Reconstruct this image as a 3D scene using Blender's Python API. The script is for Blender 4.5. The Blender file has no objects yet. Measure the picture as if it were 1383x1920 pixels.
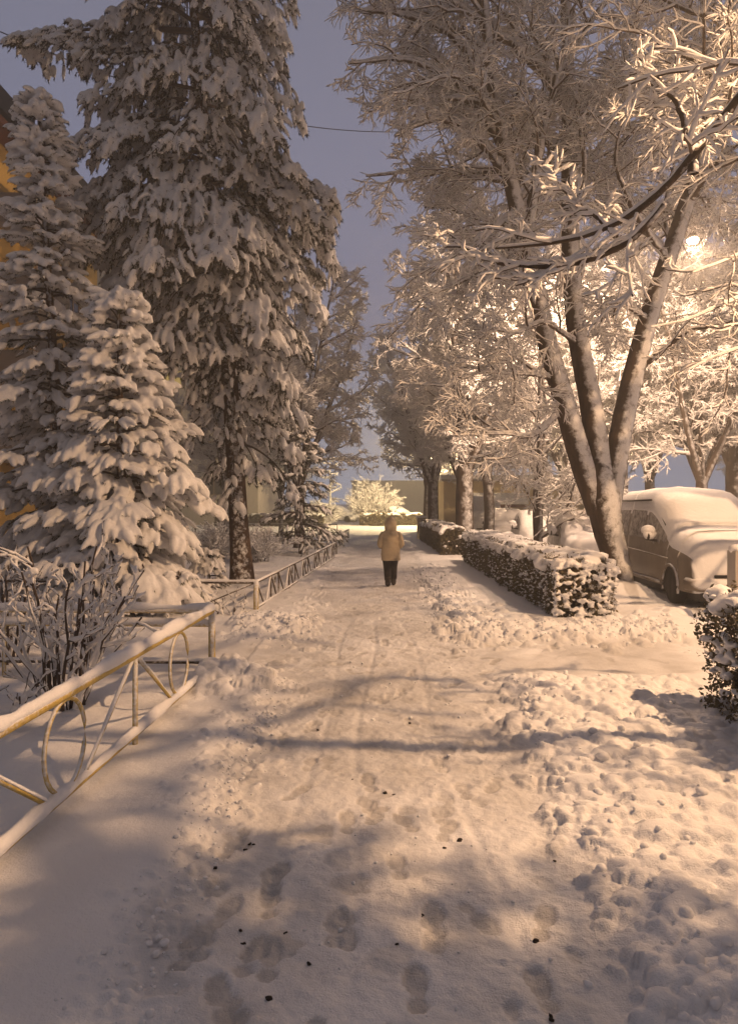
import bpy, bmesh, math, random
import numpy as np
from math import radians, sin, cos, pi
from mathutils import Vector, Matrix

# ------------------------------------------------------------------ camera, sky, exposure
SC = bpy.context.scene
COL = SC.collection
CAM_H = 1.9
F = 1400.0                      # focal length in pixels of the 1383x1920 photograph
HZ = 942.0                      # row of the horizon
cam_data = bpy.data.cameras.new("camera")
cam_data.sensor_fit = 'AUTO'
cam_data.sensor_width = 36.0
cam_data.lens = F * 36.0 / 1920.0
cam_data.shift_y = -(960.0 - HZ) / 1920.0
cam_data.clip_start = 0.05
cam_data.clip_end = 2000.0
cam = bpy.data.objects.new("camera", cam_data)
cam.location = (0, 0, CAM_H)
cam.rotation_euler = (radians(90), 0, 0)
COL.objects.link(cam)
SC.camera = cam

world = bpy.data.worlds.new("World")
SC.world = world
world.use_nodes = True
wn, wl = world.node_tree.nodes, world.node_tree.links
wn.clear()
w_out = wn.new('ShaderNodeOutputWorld')
w_bg = wn.new('ShaderNodeBackground')
w_tc = wn.new('ShaderNodeTexCoord')
w_sep = wn.new('ShaderNodeSeparateXYZ')
wl.new(w_tc.outputs['Generated'], w_sep.inputs[0])
w_ramp = wn.new('ShaderNodeValToRGB')          # dusk-blue sky, a little paler low down
w_ramp.color_ramp.elements[0].position = 0.0
w_ramp.color_ramp.elements[0].color = (0.330, 0.375, 0.505, 1)
w_ramp.color_ramp.elements[1].position = 0.72
w_ramp.color_ramp.elements[1].color = (0.145, 0.144, 0.186, 1)
e = w_ramp.color_ramp.elements.new(0.22)
e.color = (0.222, 0.240, 0.365, 1)
wl.new(w_sep.outputs['Z'], w_ramp.inputs[0])
w_rear_glow = wn.new('ShaderNodeMapRange')           # added warm glow in the unseen sky behind the camera, warms shaded snow
w_rear_glow.inputs['From Min'].default_value = 0.50
w_rear_glow.inputs['From Max'].default_value = -0.55
w_rear_glow.inputs['To Min'].default_value = 0.0
w_rear_glow.inputs['To Max'].default_value = 1.0
wl.new(w_sep.outputs['Y'], w_rear_glow.inputs['Value'])
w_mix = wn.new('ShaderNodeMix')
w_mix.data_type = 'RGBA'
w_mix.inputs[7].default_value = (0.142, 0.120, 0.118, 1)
wl.new(w_rear_glow.outputs[0], w_mix.inputs[0])
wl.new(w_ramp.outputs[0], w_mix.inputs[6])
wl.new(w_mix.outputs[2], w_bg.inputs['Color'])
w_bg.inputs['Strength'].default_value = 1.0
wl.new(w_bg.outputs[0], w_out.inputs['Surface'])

SC.view_settings.view_transform = 'Standard'
SC.view_settings.look = 'None'
SC.view_settings.exposure = 0.37
SC.view_settings.gamma = 1.0
SC.render.engine = 'CYCLES'
SC.cycles.use_denoising = True
SC.cycles.max_bounces = 6
SC.cycles.diffuse_bounces = 3
SC.cycles.glossy_bounces = 2
SC.cycles.transmission_bounces = 4
SC.cycles.sample_clamp_indirect = 4.0

# street lamps: position, power in watts, colour
LAMPS = [
    dict(pos=(7.8, 5.3, 8.9), foot=(9.2, 5.3), w=5000, cone=176, blend=.45, col=(1.0, 0.595, 0.31),
         label="street lamp standing right of the path beside the near shrub"),
    dict(pos=(8.66, 20.0, 8.85), foot=(10.7, 20.4), w=2300, cone=179, blend=.25, col=(1.0, 0.63, 0.39),
         label="glowing street lamp behind the right stem of the big linden"),
    dict(pos=(6.02, 22.6, 7.95), foot=(7.05, 23.95), w=2000, cone=0, col=(1.0, 0.66, 0.42),  # unseen lamp, added to light the tree row behind it
         label="added street lamp hidden behind the middle stem of the linden, lighting the trees beyond"),
    dict(pos=(7.4, 33.0, 8.6), foot=(8.9, 33.2), w=12000, cone=0, col=(1.0, 0.66, 0.36),
         label="street lamp over the snowed-in parked cars"),
    dict(pos=(5.0, 56.0, 7.4), foot=(6.6, 56.0), w=11000, cone=0, col=(1.0, 0.71, 0.36),
         label="farthest street lamp shining on the bush at the end of the path"),
]

# ------------------------------------------------------------------ small helpers
def px(x, y, d):
    """pixel of the photograph at depth d -> world point"""
    return np.array([(x - 691.5) / F * d, d, CAM_H - (y - HZ) / F * d])

def rng_(s):
    return np.random.default_rng(s)

def norm(a):
    return a / np.maximum(np.linalg.norm(a, axis=-1, keepdims=True), 1e-9)

def _hash(ix, iy, iz, seed):
    h = (ix.astype(np.int64) * 374761393 + iy.astype(np.int64) * 668265263 + iz.astype(np.int64) * 2147483647 + seed * 974711) & 0xFFFFFFFF
    h = ((h ^ (h >> 13)) * 1274126177) & 0xFFFFFFFF
    h = ((h ^ (h >> 16)) * 2246822519) & 0xFFFFFFFF
    return ((h ^ (h >> 15)) & 0xFFFF) / 65535.0

def vnoise(x, y, z=None, seed=0):
    x = np.asarray(x, float); y = np.asarray(y, float)
    z = np.zeros_like(x) if z is None else np.asarray(z, float)
    x0, y0, z0 = np.floor(x), np.floor(y), np.floor(z)
    fx, fy, fz = x - x0, y - y0, z - z0
    fx, fy, fz = [f * f * (3 - 2 * f) for f in (fx, fy, fz)]
    r = 0
    for dx in (0, 1):
        for dy in (0, 1):
            for dz in (0, 1):
                w = (fx if dx else 1 - fx) * (fy if dy else 1 - fy) * (fz if dz else 1 - fz)
                r = r + w * _hash(x0 + dx, y0 + dy, z0 + dz, seed)
    return r * 2 - 1

def fbm(x, y, z=None, seed=0, oct=3):
    r = 0; a = 1.0; s = 0
    for k in range(oct):
        f = 2.03 ** k
        r = r + a * vnoise(np.asarray(x) * f, np.asarray(y) * f, None if z is None else np.asarray(z) * f, seed + k * 17)
        s += a; a *= .5
    return r / s

def smooth01(a, lo, hi):
    t = np.clip((a - lo) / (hi - lo), 0, 1)
    return t * t * (3 - 2 * t)

# ------------------------------------------------------------------ materials
def new_mat(name):
    m = bpy.data.materials.new(name)
    m.use_nodes = True
    nt = m.node_tree
    nt.nodes.clear()
    out = nt.nodes.new('ShaderNodeOutputMaterial')
    b = nt.nodes.new('ShaderNodeBsdfPrincipled')
    nt.links.new(b.outputs[0], out.inputs[0])
    return m, nt, b

def n_noise(nt, scale, detail=3.0, rough=.55, vec=None):
    n = nt.nodes.new('ShaderNodeTexNoise')
    n.inputs['Scale'].default_value = scale
    n.inputs['Detail'].default_value = detail
    n.inputs['Roughness'].default_value = rough
    if vec is not None:
        nt.links.new(vec, n.inputs['Vector'])
    return n

def n_ramp(nt, src, stops):
    r = nt.nodes.new('ShaderNodeValToRGB')
    els = r.color_ramp.elements
    while len(els) < len(stops):
        els.new(.5)
    for e, (p, c) in zip(els, stops):
        e.position = p
        e.color = (*c, 1) if len(c) == 3 else c
    nt.links.new(src, r.inputs[0])
    return r

def n_math(nt, op, a, b=None, clamp=False):
    n = nt.nodes.new('ShaderNodeMath')
    n.operation = op
    n.use_clamp = clamp
    for i, v in enumerate((a, b)):
        if v is None:
            continue
        if isinstance(v, (int, float)):
            n.inputs[i].default_value = v
        else:
            nt.links.new(v, n.inputs[i])
    return n.outputs[0]

def n_mix(nt, f, a, b):
    n = nt.nodes.new('ShaderNodeMix')
    n.data_type = 'RGBA'
    for i, v in ((0, f), (6, a), (7, b)):
        if isinstance(v, (int, float)):
            n.inputs[i].default_value = v
        elif isinstance(v, tuple):
            n.inputs[i].default_value = (*v, 1)
        else:
            nt.links.new(v, n.inputs[i])
    return n.outputs[2]

def n_bump(nt, b, height, strength, dist, normal=None):
    n = nt.nodes.new('ShaderNodeBump')
    n.inputs['Strength'].default_value = strength
    n.inputs['Distance'].default_value = dist
    nt.links.new(height, n.inputs['Height'])
    if normal is not None:
        nt.links.new(normal, n.inputs['Normal'])
    nt.links.new(n.outputs[0], b.inputs['Normal'])
    return n.outputs[0]

def obj_vec(nt):
    return nt.nodes.new('ShaderNodeTexCoord').outputs['Object']

def mat_snow(name, base=(.84, .84, .86), bump=.35, s1=14, s2=70):
    m, nt, b = new_mat(name)
    v = obj_vec(nt)
    n1 = n_noise(nt, s1, 4, .6, v)
    n2 = n_noise(nt, s2, 2, .6, v)
    h = n_math(nt, 'ADD', n1.outputs[0], n_math(nt, 'MULTIPLY', n2.outputs[0], .3))
    c = n_mix(nt, n_math(nt, 'MULTIPLY', n1.outputs[0], .35), base, tuple(x * .86 for x in base))
    nt.links.new(c, b.inputs['Base Color'])
    b.inputs['Roughness'].default_value = .6
    b.inputs['Specular IOR Level'].default_value = .25
    n_bump(nt, b, h, bump, .03)
    return m

def mat_plain(name, c1, c2=None, scale=8, rough=.6, bump=0, metallic=0, dist=.01, stretch=None, spec=.4):
    m, nt, b = new_mat(name)
    v = obj_vec(nt)
    if stretch:
        mp = nt.nodes.new('ShaderNodeMapping')
        mp.inputs['Scale'].default_value = stretch
        nt.links.new(v, mp.inputs[0])
        v = mp.outputs[0]
    n = n_noise(nt, scale, 4, .6, v)
    c2 = c2 or tuple(x * .7 for x in c1)
    r = n_ramp(nt, n.outputs[0], [(.32, c1), (.68, c2)])
    nt.links.new(r.outputs[0], b.inputs['Base Color'])
    b.inputs['Roughness'].default_value = rough
    b.inputs['Metallic'].default_value = metallic
    b.inputs['Specular IOR Level'].default_value = spec
    if bump:
        n_bump(nt, b, n.outputs[0], bump, dist)
    return m

def mat_dusted(name, c1, c2, up_lo=.25, up_hi=.6, wind=None, wind_k=1.0, noise_amt=.5, nscale=5, bscale=7, stretch=(1, 1, .25), bump=.6, rough=.85, snowc=(.80, .80, .82)):
    """a surface whose upward (and wind-facing) sides carry stuck snow"""
    m, nt, b = new_mat(name)
    v = obj_vec(nt)
    mp = nt.nodes.new('ShaderNodeMapping')
    mp.inputs['Scale'].default_value = stretch
    nt.links.new(v, mp.inputs[0])
    nb = n_noise(nt, bscale, 5, .65, mp.outputs[0])
    bark = n_ramp(nt, nb.outputs[0], [(.35, c1), (.65, c2)])
    g = nt.nodes.new('ShaderNodeNewGeometry')
    sep = nt.nodes.new('ShaderNodeSeparateXYZ')
    nt.links.new(g.outputs['True Normal'] if False else g.outputs['Normal'], sep.inputs[0])
    f = sep.outputs['Z']
    if wind is not None:
        d = nt.nodes.new('ShaderNodeVectorMath')
        d.operation = 'DOT_PRODUCT'
        w = Vector(wind).normalized()
        d.inputs[1].default_value = w
        nt.links.new(g.outputs['Normal'], d.inputs[0])
        f = n_math(nt, 'MAXIMUM', f, n_math(nt, 'MULTIPLY', d.outputs['Value'], wind_k))
    ns = n_noise(nt, nscale, 5, .7, v)
    f = n_math(nt, 'ADD', f, n_math(nt, 'MULTIPLY', n_math(nt, 'SUBTRACT', ns.outputs[0], .5), noise_amt * 2))
    mr = nt.nodes.new('ShaderNodeMapRange')
    mr.inputs['From Min'].default_value = up_lo
    mr.inputs['From Max'].default_value = up_hi
    nt.links.new(f, mr.inputs['Value'])
    c = n_mix(nt, mr.outputs[0], bark.outputs[0], snowc)
    nt.links.new(c, b.inputs['Base Color'])
    b.inputs['Roughness'].default_value = rough
    b.inputs['Specular IOR Level'].default_value = .2
    hh = n_math(nt, 'ADD', nb.outputs[0], n_math(nt, 'MULTIPLY', mr.outputs[0], .6))
    n_bump(nt, b, hh, bump, .03)
    return m

M = {}
M['snow'] = mat_snow('fresh_snow')
M['snow_tree'] = mat_snow('tree_snow', (.80, .79, .79), .2, 9, 40)
M['snow_spruce'] = mat_snow('bough_snow', (.80, .79, .79), .45, 22, 70)
M['bark'] = mat_dusted('bark_with_snow', (.030, .020, .014), (.085, .060, .042), .50, .74, wind=(.42, -1, .05), wind_k=.78, noise_amt=.42, nscale=7, bscale=9)
M['bark_dark'] = mat_dusted('dark_bark_with_snow', (.030, .020, .014), (.085, .060, .042), .45, .78, wind=(.30, -1, .05), wind_k=.60, noise_amt=.5, nscale=5, bscale=9)
M['twig'] = mat_plain('twig_bark', (.045, .030, .022), (.085, .060, .045), 6, .9)
M['rimed_twig'] = mat_dusted('rimed_twigs', (.06, .042, .03), (.10, .075, .055), -.75, .15, noise_amt=.25, nscale=3, bscale=6, bump=.1)
M['pine_bark'] = mat_dusted('conifer_bark', (.035, .022, .015), (.12, .075, .045), .55, .8, wind=(.2, -1, .1), wind_k=.66, noise_amt=.8, nscale=9, bscale=11, stretch=(1, 1, .6), bump=1.0)
M['needle'] = mat_plain('needles', (.030, .040, .022), (.070, .070, .035), 3, .8)
M['needle_dark'] = mat_plain('needles_dark', (.022, .028, .018), (.050, .046, .028), 3, .8)
M['hedge_leaf'] = mat_plain('hedge_leaves', (.055, .050, .022), (.17, .13, .06), 9, .7)
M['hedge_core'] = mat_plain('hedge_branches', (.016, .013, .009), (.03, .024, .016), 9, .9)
M['yellow_pipe'] = mat_dusted('yellow_paint', (.56, .42, .10), (.42, .30, .08), .25, .6, wind=(.4, -1, .2), wind_k=.55, noise_amt=.45, nscale=30, bscale=20, stretch=(1, 1, 1), bump=.25, rough=.5)
M['dark_pipe'] = mat_dusted('old_dark_paint', (.045, .032, .020), (.11, .080, .045), .45, .7, wind=(.4, -1, .2), wind_k=.5, noise_amt=.5, nscale=20, bscale=20, stretch=(1, 1, 1), bump=.25, rough=.6)
M['plaster'] = mat_plain('yellow_plaster', (.40, .25, .065), (.33, .20, .05), 1.3, .9, .15, 0, .02)
M['plaster_pale'] = mat_plain('pale_plaster', (.62, .50, .30), (.54, .43, .25), 1.0, .9, .15, 0, .02)
M['plinth'] = mat_plain('plinth_concrete', (.07, .045, .035), (.045, .032, .026), 3, .9, .2)
M['concrete'] = mat_plain('grey_concrete', (.42, .38, .34), (.35, .32, .29), 3, .9, .2)
M['soffit'] = mat_plain('red_brown_boards', (.16, .055, .03), (.11, .04, .022), 4, .8)
M['roof_dark'] = mat_plain('dark_roofing', (.02, .018, .017), (.012, .011, .011), 6, .8)
M['balcony'] = mat_plain('grey_sheet', (.30, .28, .28), (.24, .23, .23), 2, .7)
M['glass'] = mat_plain('dark_glass', (.03, .03, .035), (.02, .02, .025), 1, .12)
M['frame'] = mat_plain('window_frame', (.30, .20, .11), (.22, .15, .09), 6, .6)
M['rubber'] = mat_plain('tyre_rubber', (.018, .017, .016), (.012, .012, .012), 14, .85)
M['rim'] = mat_plain('rusty_rim', (.16, .055, .03), (.09, .05, .035), 18, .6, 0, .3)
M['trim'] = mat_plain('black_trim', (.015, .014, .013), (.01, .01, .01), 10, .5)
M['steel'] = mat_plain('lamp_post_steel', (.16, .15, .14), (.11, .10, .095), 10, .5, 0, .4)
M['van_paint'] = mat_dusted('silver_paint_dusted', (.15, .125, .10), (.20, .17, .14), .38, .75, wind=(-.05, -1, .25), wind_k=.95, noise_amt=.34, nscale=4, bscale=3, stretch=(1, 1, 1), bump=.12, rough=.38)
M['car_side'] = mat_dusted('car_paint_dusted', (.10, .09, .085), (.14, .12, .11), .10, .5, wind=(-.4, -1, .2), wind_k=.8, noise_amt=.4, nscale=3, bscale=3, stretch=(1, 1, 1), bump=.12, rough=.35)
M['dusted_glass'] = mat_dusted('frosted_glass', (.035, .032, .03), (.07, .062, .055), .12, .6, wind=(-1, -.35, .2), wind_k=.35, noise_amt=.6, nscale=9, bscale=3, stretch=(1, 1, 1), bump=.5, rough=.5, snowc=(.55, .53, .52))
M['coat'] = mat_plain('beige_coat', (.50, .41, .29), (.42, .34, .235), 9, .8, .3, 0, .03)
M['trousers'] = mat_plain('black_trousers', (.014, .013, .014), (.020, .018, .018), 12, .9, .3)
M['boots'] = mat_plain('dark_boots', (.035, .028, .022), (.022, .018, .015), 14, .7, .3)
M['skin'] = mat_plain('skin', (.50, .30, .21), (.45, .26, .18), 12, .55)
M['hair'] = mat_plain('brown_hair', (.035, .020, .012), (.022, .013, .008), 22, .7)
M['dirt'] = mat_plain('dark_dirt', (.020, .014, .009), (.035, .024, .015), 40, .9, .5)
M['pillar'] = mat_plain('painted_pillar', (.50, .44, .34), (.42, .37, .28), 3, .8, .2)
M['white_panel'] = mat_plain('white_panel', (.70, .66, .58), (.62, .58, .5), 5, .6)

def mat_emit(name, col, s):
    m = bpy.data.materials.new(name)
    m.use_nodes = True
    nt = m.node_tree
    nt.nodes.clear()
    o = nt.nodes.new('ShaderNodeOutputMaterial')
    e = nt.nodes.new('ShaderNodeEmission')
    e.inputs[0].default_value = (*col, 1)
    e.inputs[1].default_value = s
    nt.links.new(e.outputs[0], o.inputs[0])
    return m
M['bulb'] = mat_emit('lamp_glow', (1, .72, .42), 60)
M['lit'] = mat_emit('lit_window', (1, .86, .62), 1.6)
M['lit_yellow'] = mat_emit('lit_yellow_window', (1, .66, .20), .42)

def mat_ground():
    m, nt, b = new_mat('trodden_ground_snow')
    v = obj_vec(nt)
    at = nt.nodes.new('ShaderNodeAttribute')
    at.attribute_name = 'packed'
    n1 = n_noise(nt, 3.0, 5, .6, v)
    n2 = n_noise(nt, 26, 4, .65, v)
    n3 = n_noise(nt, 110, 2, .6, v)
    f = n_math(nt, 'MULTIPLY', at.outputs['Fac'], n_math(nt, 'ADD', n1.outputs[0], .25), True)
    c = n_mix(nt, f, (.83, .83, .85), (.42, .40, .38))
    spk = n_ramp(nt, n2.outputs[0], [(.66, (0, 0, 0)), (.74, (1, 1, 1))])
    c = n_mix(nt, n_math(nt, 'MULTIPLY', n_math(nt, 'MULTIPLY', spk.outputs[0], at.outputs['Fac']), .35), c, (.30, .26, .22))
    nt.links.new(c, b.inputs['Base Color'])
    b.inputs['Roughness'].default_value = .55
    b.inputs['Specular IOR Level'].default_value = .3
    h = n_math(nt, 'ADD', n2.outputs[0], n_math(nt, 'MULTIPLY', n3.outputs[0], .45))
    n_bump(nt, b, h, .5, .022)
    return m
M['ground'] = mat_ground()

# ------------------------------------------------------------------ mesh accumulation
class MB:
    def __init__(s):
        s.v = []; s.q = []; s.t = []; s.n = 0
    def add(s, V, Q=None, T=None):
        V = np.asarray(V, float).reshape(-1, 3)
        s.v.append(V)
        if Q is not None and len(Q):
            s.q.append(np.asarray(Q, np.int64).reshape(-1, 4) + s.n)
        if T is not None and len(T):
            s.t.append(np.asarray(T, np.int64).reshape(-1, 3) + s.n)
        s.n += len(V)
        return s
    def box(s, lo, hi):
        x0, y0, z0 = lo; x1, y1, z1 = hi
        V = [(x0, y0, z0), (x1, y0, z0), (x1, y1, z0), (x0, y1, z0), (x0, y0, z1), (x1, y0, z1), (x1, y1, z1), (x0, y1, z1)]
        Q = [(3, 2, 1, 0), (4, 5, 6, 7), (0, 1, 5, 4), (1, 2, 6, 5), (2, 3, 7, 6), (3, 0, 4, 7)]
        return s.add(V, Q)
    def tube(s, P, R, sides=8, cap=True):
        P = np.asarray(P, float)
        if P.ndim == 2:
            P = P[None]
        R = np.broadcast_to(np.asarray(R, float), P.shape[:2])
        V, Q = tubes(P, R, sides)
        s.add(V, Q)
        if cap:
            B, n = P.shape[:2]
            for b in range(B):
                base = s.n - B * n * sides + b * n * sides
                for ring, fl in ((0, True), (n - 1, False)):
                    c = P[b, ring]
                    idx = base + ring * sides + np.arange(sides)
                    s.v.append(c[None]); ci = s.n; s.n += 1
                    nx = np.roll(idx, -1)
                    tri = np.stack([np.full(sides, ci), nx, idx] if fl else [np.full(sides, ci), idx, nx], 1)
                    s.t.append(tri)
        return s
    def mesh(s, name, off=(0, 0, 0), smooth=True):
        V = np.concatenate(s.v) - np.asarray(off, float) if s.v else np.zeros((0, 3))
        Q = np.concatenate(s.q) if s.q else np.zeros((0, 4), np.int64)
        T = np.concatenate(s.t) if s.t else np.zeros((0, 3), np.int64)
        me = bpy.data.meshes.new(name)
        me.vertices.add(len(V))
        me.vertices.foreach_set('co', V.astype(np.float32).ravel())
        li = np.concatenate([Q.ravel(), T.ravel()]).astype(np.int32)
        me.loops.add(len(li))
        me.loops.foreach_set('vertex_index', li)
        nf = len(Q) + len(T)
        me.polygons.add(nf)
        st = np.concatenate([np.arange(len(Q)) * 4, len(Q) * 4 + np.arange(len(T)) * 3]).astype(np.int32)
        me.polygons.foreach_set('loop_start', st)
        me.polygons.foreach_set('use_smooth', np.full(nf, smooth, bool))
        me.update(calc_edges=True)
        return me
    def build(s, name, mat, parent=None, smooth=True, loc=None):
        off = np.array(parent.location) if parent is not None else np.array(loc if loc is not None else (0, 0, 0))
        me = s.mesh(name, off, smooth)
        me.materials.append(mat)
        return link(name, me, parent, loc)

def link(name, me, parent=None, loc=None):
    o = bpy.data.objects.new(name, me)
    COL.objects.link(o)
    if parent is not None:
        o.parent = parent
    elif loc is not None:
        o.location = loc
    return o

def tubes(P, R, sides):
    B, n, _ = P.shape
    Tn = np.gradient(P, axis=1)
    Tn = norm(Tn)
    mean = norm(P[:, -1] - P[:, 0])
    ref = np.where((np.abs(mean[:, 2:3]) < .85), np.array([[0, 0, 1.0]]), np.array([[1.0, 0, 0]]))[:, None, :]
    U = norm(np.cross(np.broadcast_to(ref, Tn.shape), Tn))
    W = np.cross(Tn, U)
    a = np.arange(sides) / sides * 2 * pi
    V = P[:, :, None, :] + R[:, :, None, None] * (U[:, :, None, :] * np.cos(a)[None, None, :, None] + W[:, :, None, :] * np.sin(a)[None, None, :, None])
    idx = np.arange(B * n * sides).reshape(B, n, sides)
    a0 = idx[:, :-1, :]; a1 = np.roll(a0, -1, 2); b0 = idx[:, 1:, :]; b1 = np.roll(b0, -1, 2)
    Q = np.stack([a0, a1, b1, b0], -1).reshape(-1, 4)
    return V.reshape(-1, 3), Q

def tag(o, label=None, cat=None, group=None, kind=None):
    if label: o['label'] = label
    if cat: o['category'] = cat
    if group: o['group'] = group
    if kind: o['kind'] = kind
    return o

def thing(name, label, cat, loc=(0, 0, 0), group=None):
    o = bpy.data.objects.new(name, None)
    o.empty_display_size = .2
    COL.objects.link(o)
    o.location = [float(x) for x in loc]
    return tag(o, label, cat, group)

def kids(o):
    return [c for c in bpy.data.objects if c.parent == o]

def dup(root, loc, rotz=0, scale=1.0, label=None, sz=None):
    r = root.copy(); COL.objects.link(r)
    r.location = loc; r.rotation_euler = (0, 0, rotz)
    r.scale = (scale, scale, sz or scale)
    if label: r['label'] = label
    for ch in KIDS[root.name]:
        c = ch.copy(); COL.objects.link(c); c.parent = r
        for g in KIDS.get(ch.name, []):
            d = g.copy(); COL.objects.link(d); d.parent = c
    return r
KIDS = {}

def remesh(mb, voxel, name, off=(0, 0, 0), smooth_it=3, fac=.5):
    me = mb.mesh(name + '_raw', off)
    o = bpy.data.objects.new(name + '_raw', me)
    COL.objects.link(o)
    md = o.modifiers.new('r', 'REMESH'); md.mode = 'VOXEL'; md.voxel_size = voxel; md.use_smooth_shade = True
    if smooth_it:
        ms = o.modifiers.new('s', 'SMOOTH'); ms.factor = fac; ms.iterations = smooth_it
    dg = bpy.context.evaluated_depsgraph_get()
    out = bpy.data.meshes.new_from_object(o.evaluated_get(dg))
    out.name = name
    bpy.data.objects.remove(o); bpy.data.meshes.remove(me)
    out.polygons.foreach_set('use_smooth', np.ones(len(out.polygons), bool))
    out.materials.clear()
    return out

def blob_ico(sub=1):
    bm = bmesh.new()
    bmesh.ops.create_icosphere(bm, subdivisions=sub, radius=1)
    V = np.array([v.co[:] for v in bm.verts]); T = np.array([[v.index for v in f.verts] for f in bm.faces])
    bm.free()
    return V, T
ICO1, ICO1T = blob_ico(1)
ICO2, ICO2T = blob_ico(2)

def blobs(mb, C, S, rng, lump=.22, hi=False):
    """many lumpy ellipsoids: centres C[n,3], half-sizes S[n,3]"""
    IV, IT = (ICO2, ICO2T) if hi else (ICO1, ICO1T)
    n = len(C)
    ang = rng.uniform(0, 2 * pi, n)
    ca, sa = np.cos(ang), np.sin(ang)
    k = 1 + rng.normal(0, lump, (n, len(IV), 1))
    V = IV[None] * k
    V = V * S[:, None, :]
    X = V[..., 0] * ca[:, None] - V[..., 1] * sa[:, None]
    Y = V[..., 0] * sa[:, None] + V[..., 1] * ca[:, None]
    V = np.stack([X, Y, V[..., 2]], -1) + C[:, None, :]
    T = IT[None] + (np.arange(n) * len(IV))[:, None, None]
    mb.add(V.reshape(-1, 3), None, T.reshape(-1, 3))

def leaf_cloud(mb, C, size, rng, aspect=.5):
    n = len(C)
    d = norm(rng.normal(0, 1, (n, 3))); e = norm(np.cross(d, rng.normal(0, 1, (n, 3))))
    s = (size * rng.uniform(.6, 1.3, n))[:, None]
    V = np.stack([C - d * s, C + e * s * aspect, C + d * s, C - e * s * aspect], 1)
    Q = np.arange(n * 4).reshape(n, 4)
    mb.add(V.reshape(-1, 3), Q)

# ------------------------------------------------------------------ ground
def fence_x(y):                         # line of the left fences
    return np.interp(y, [0, 3.85, 8.14, 13, 25.8, 60], [-2.07, -1.90, -1.71, -1.9, -1.15, 0.2])

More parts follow.
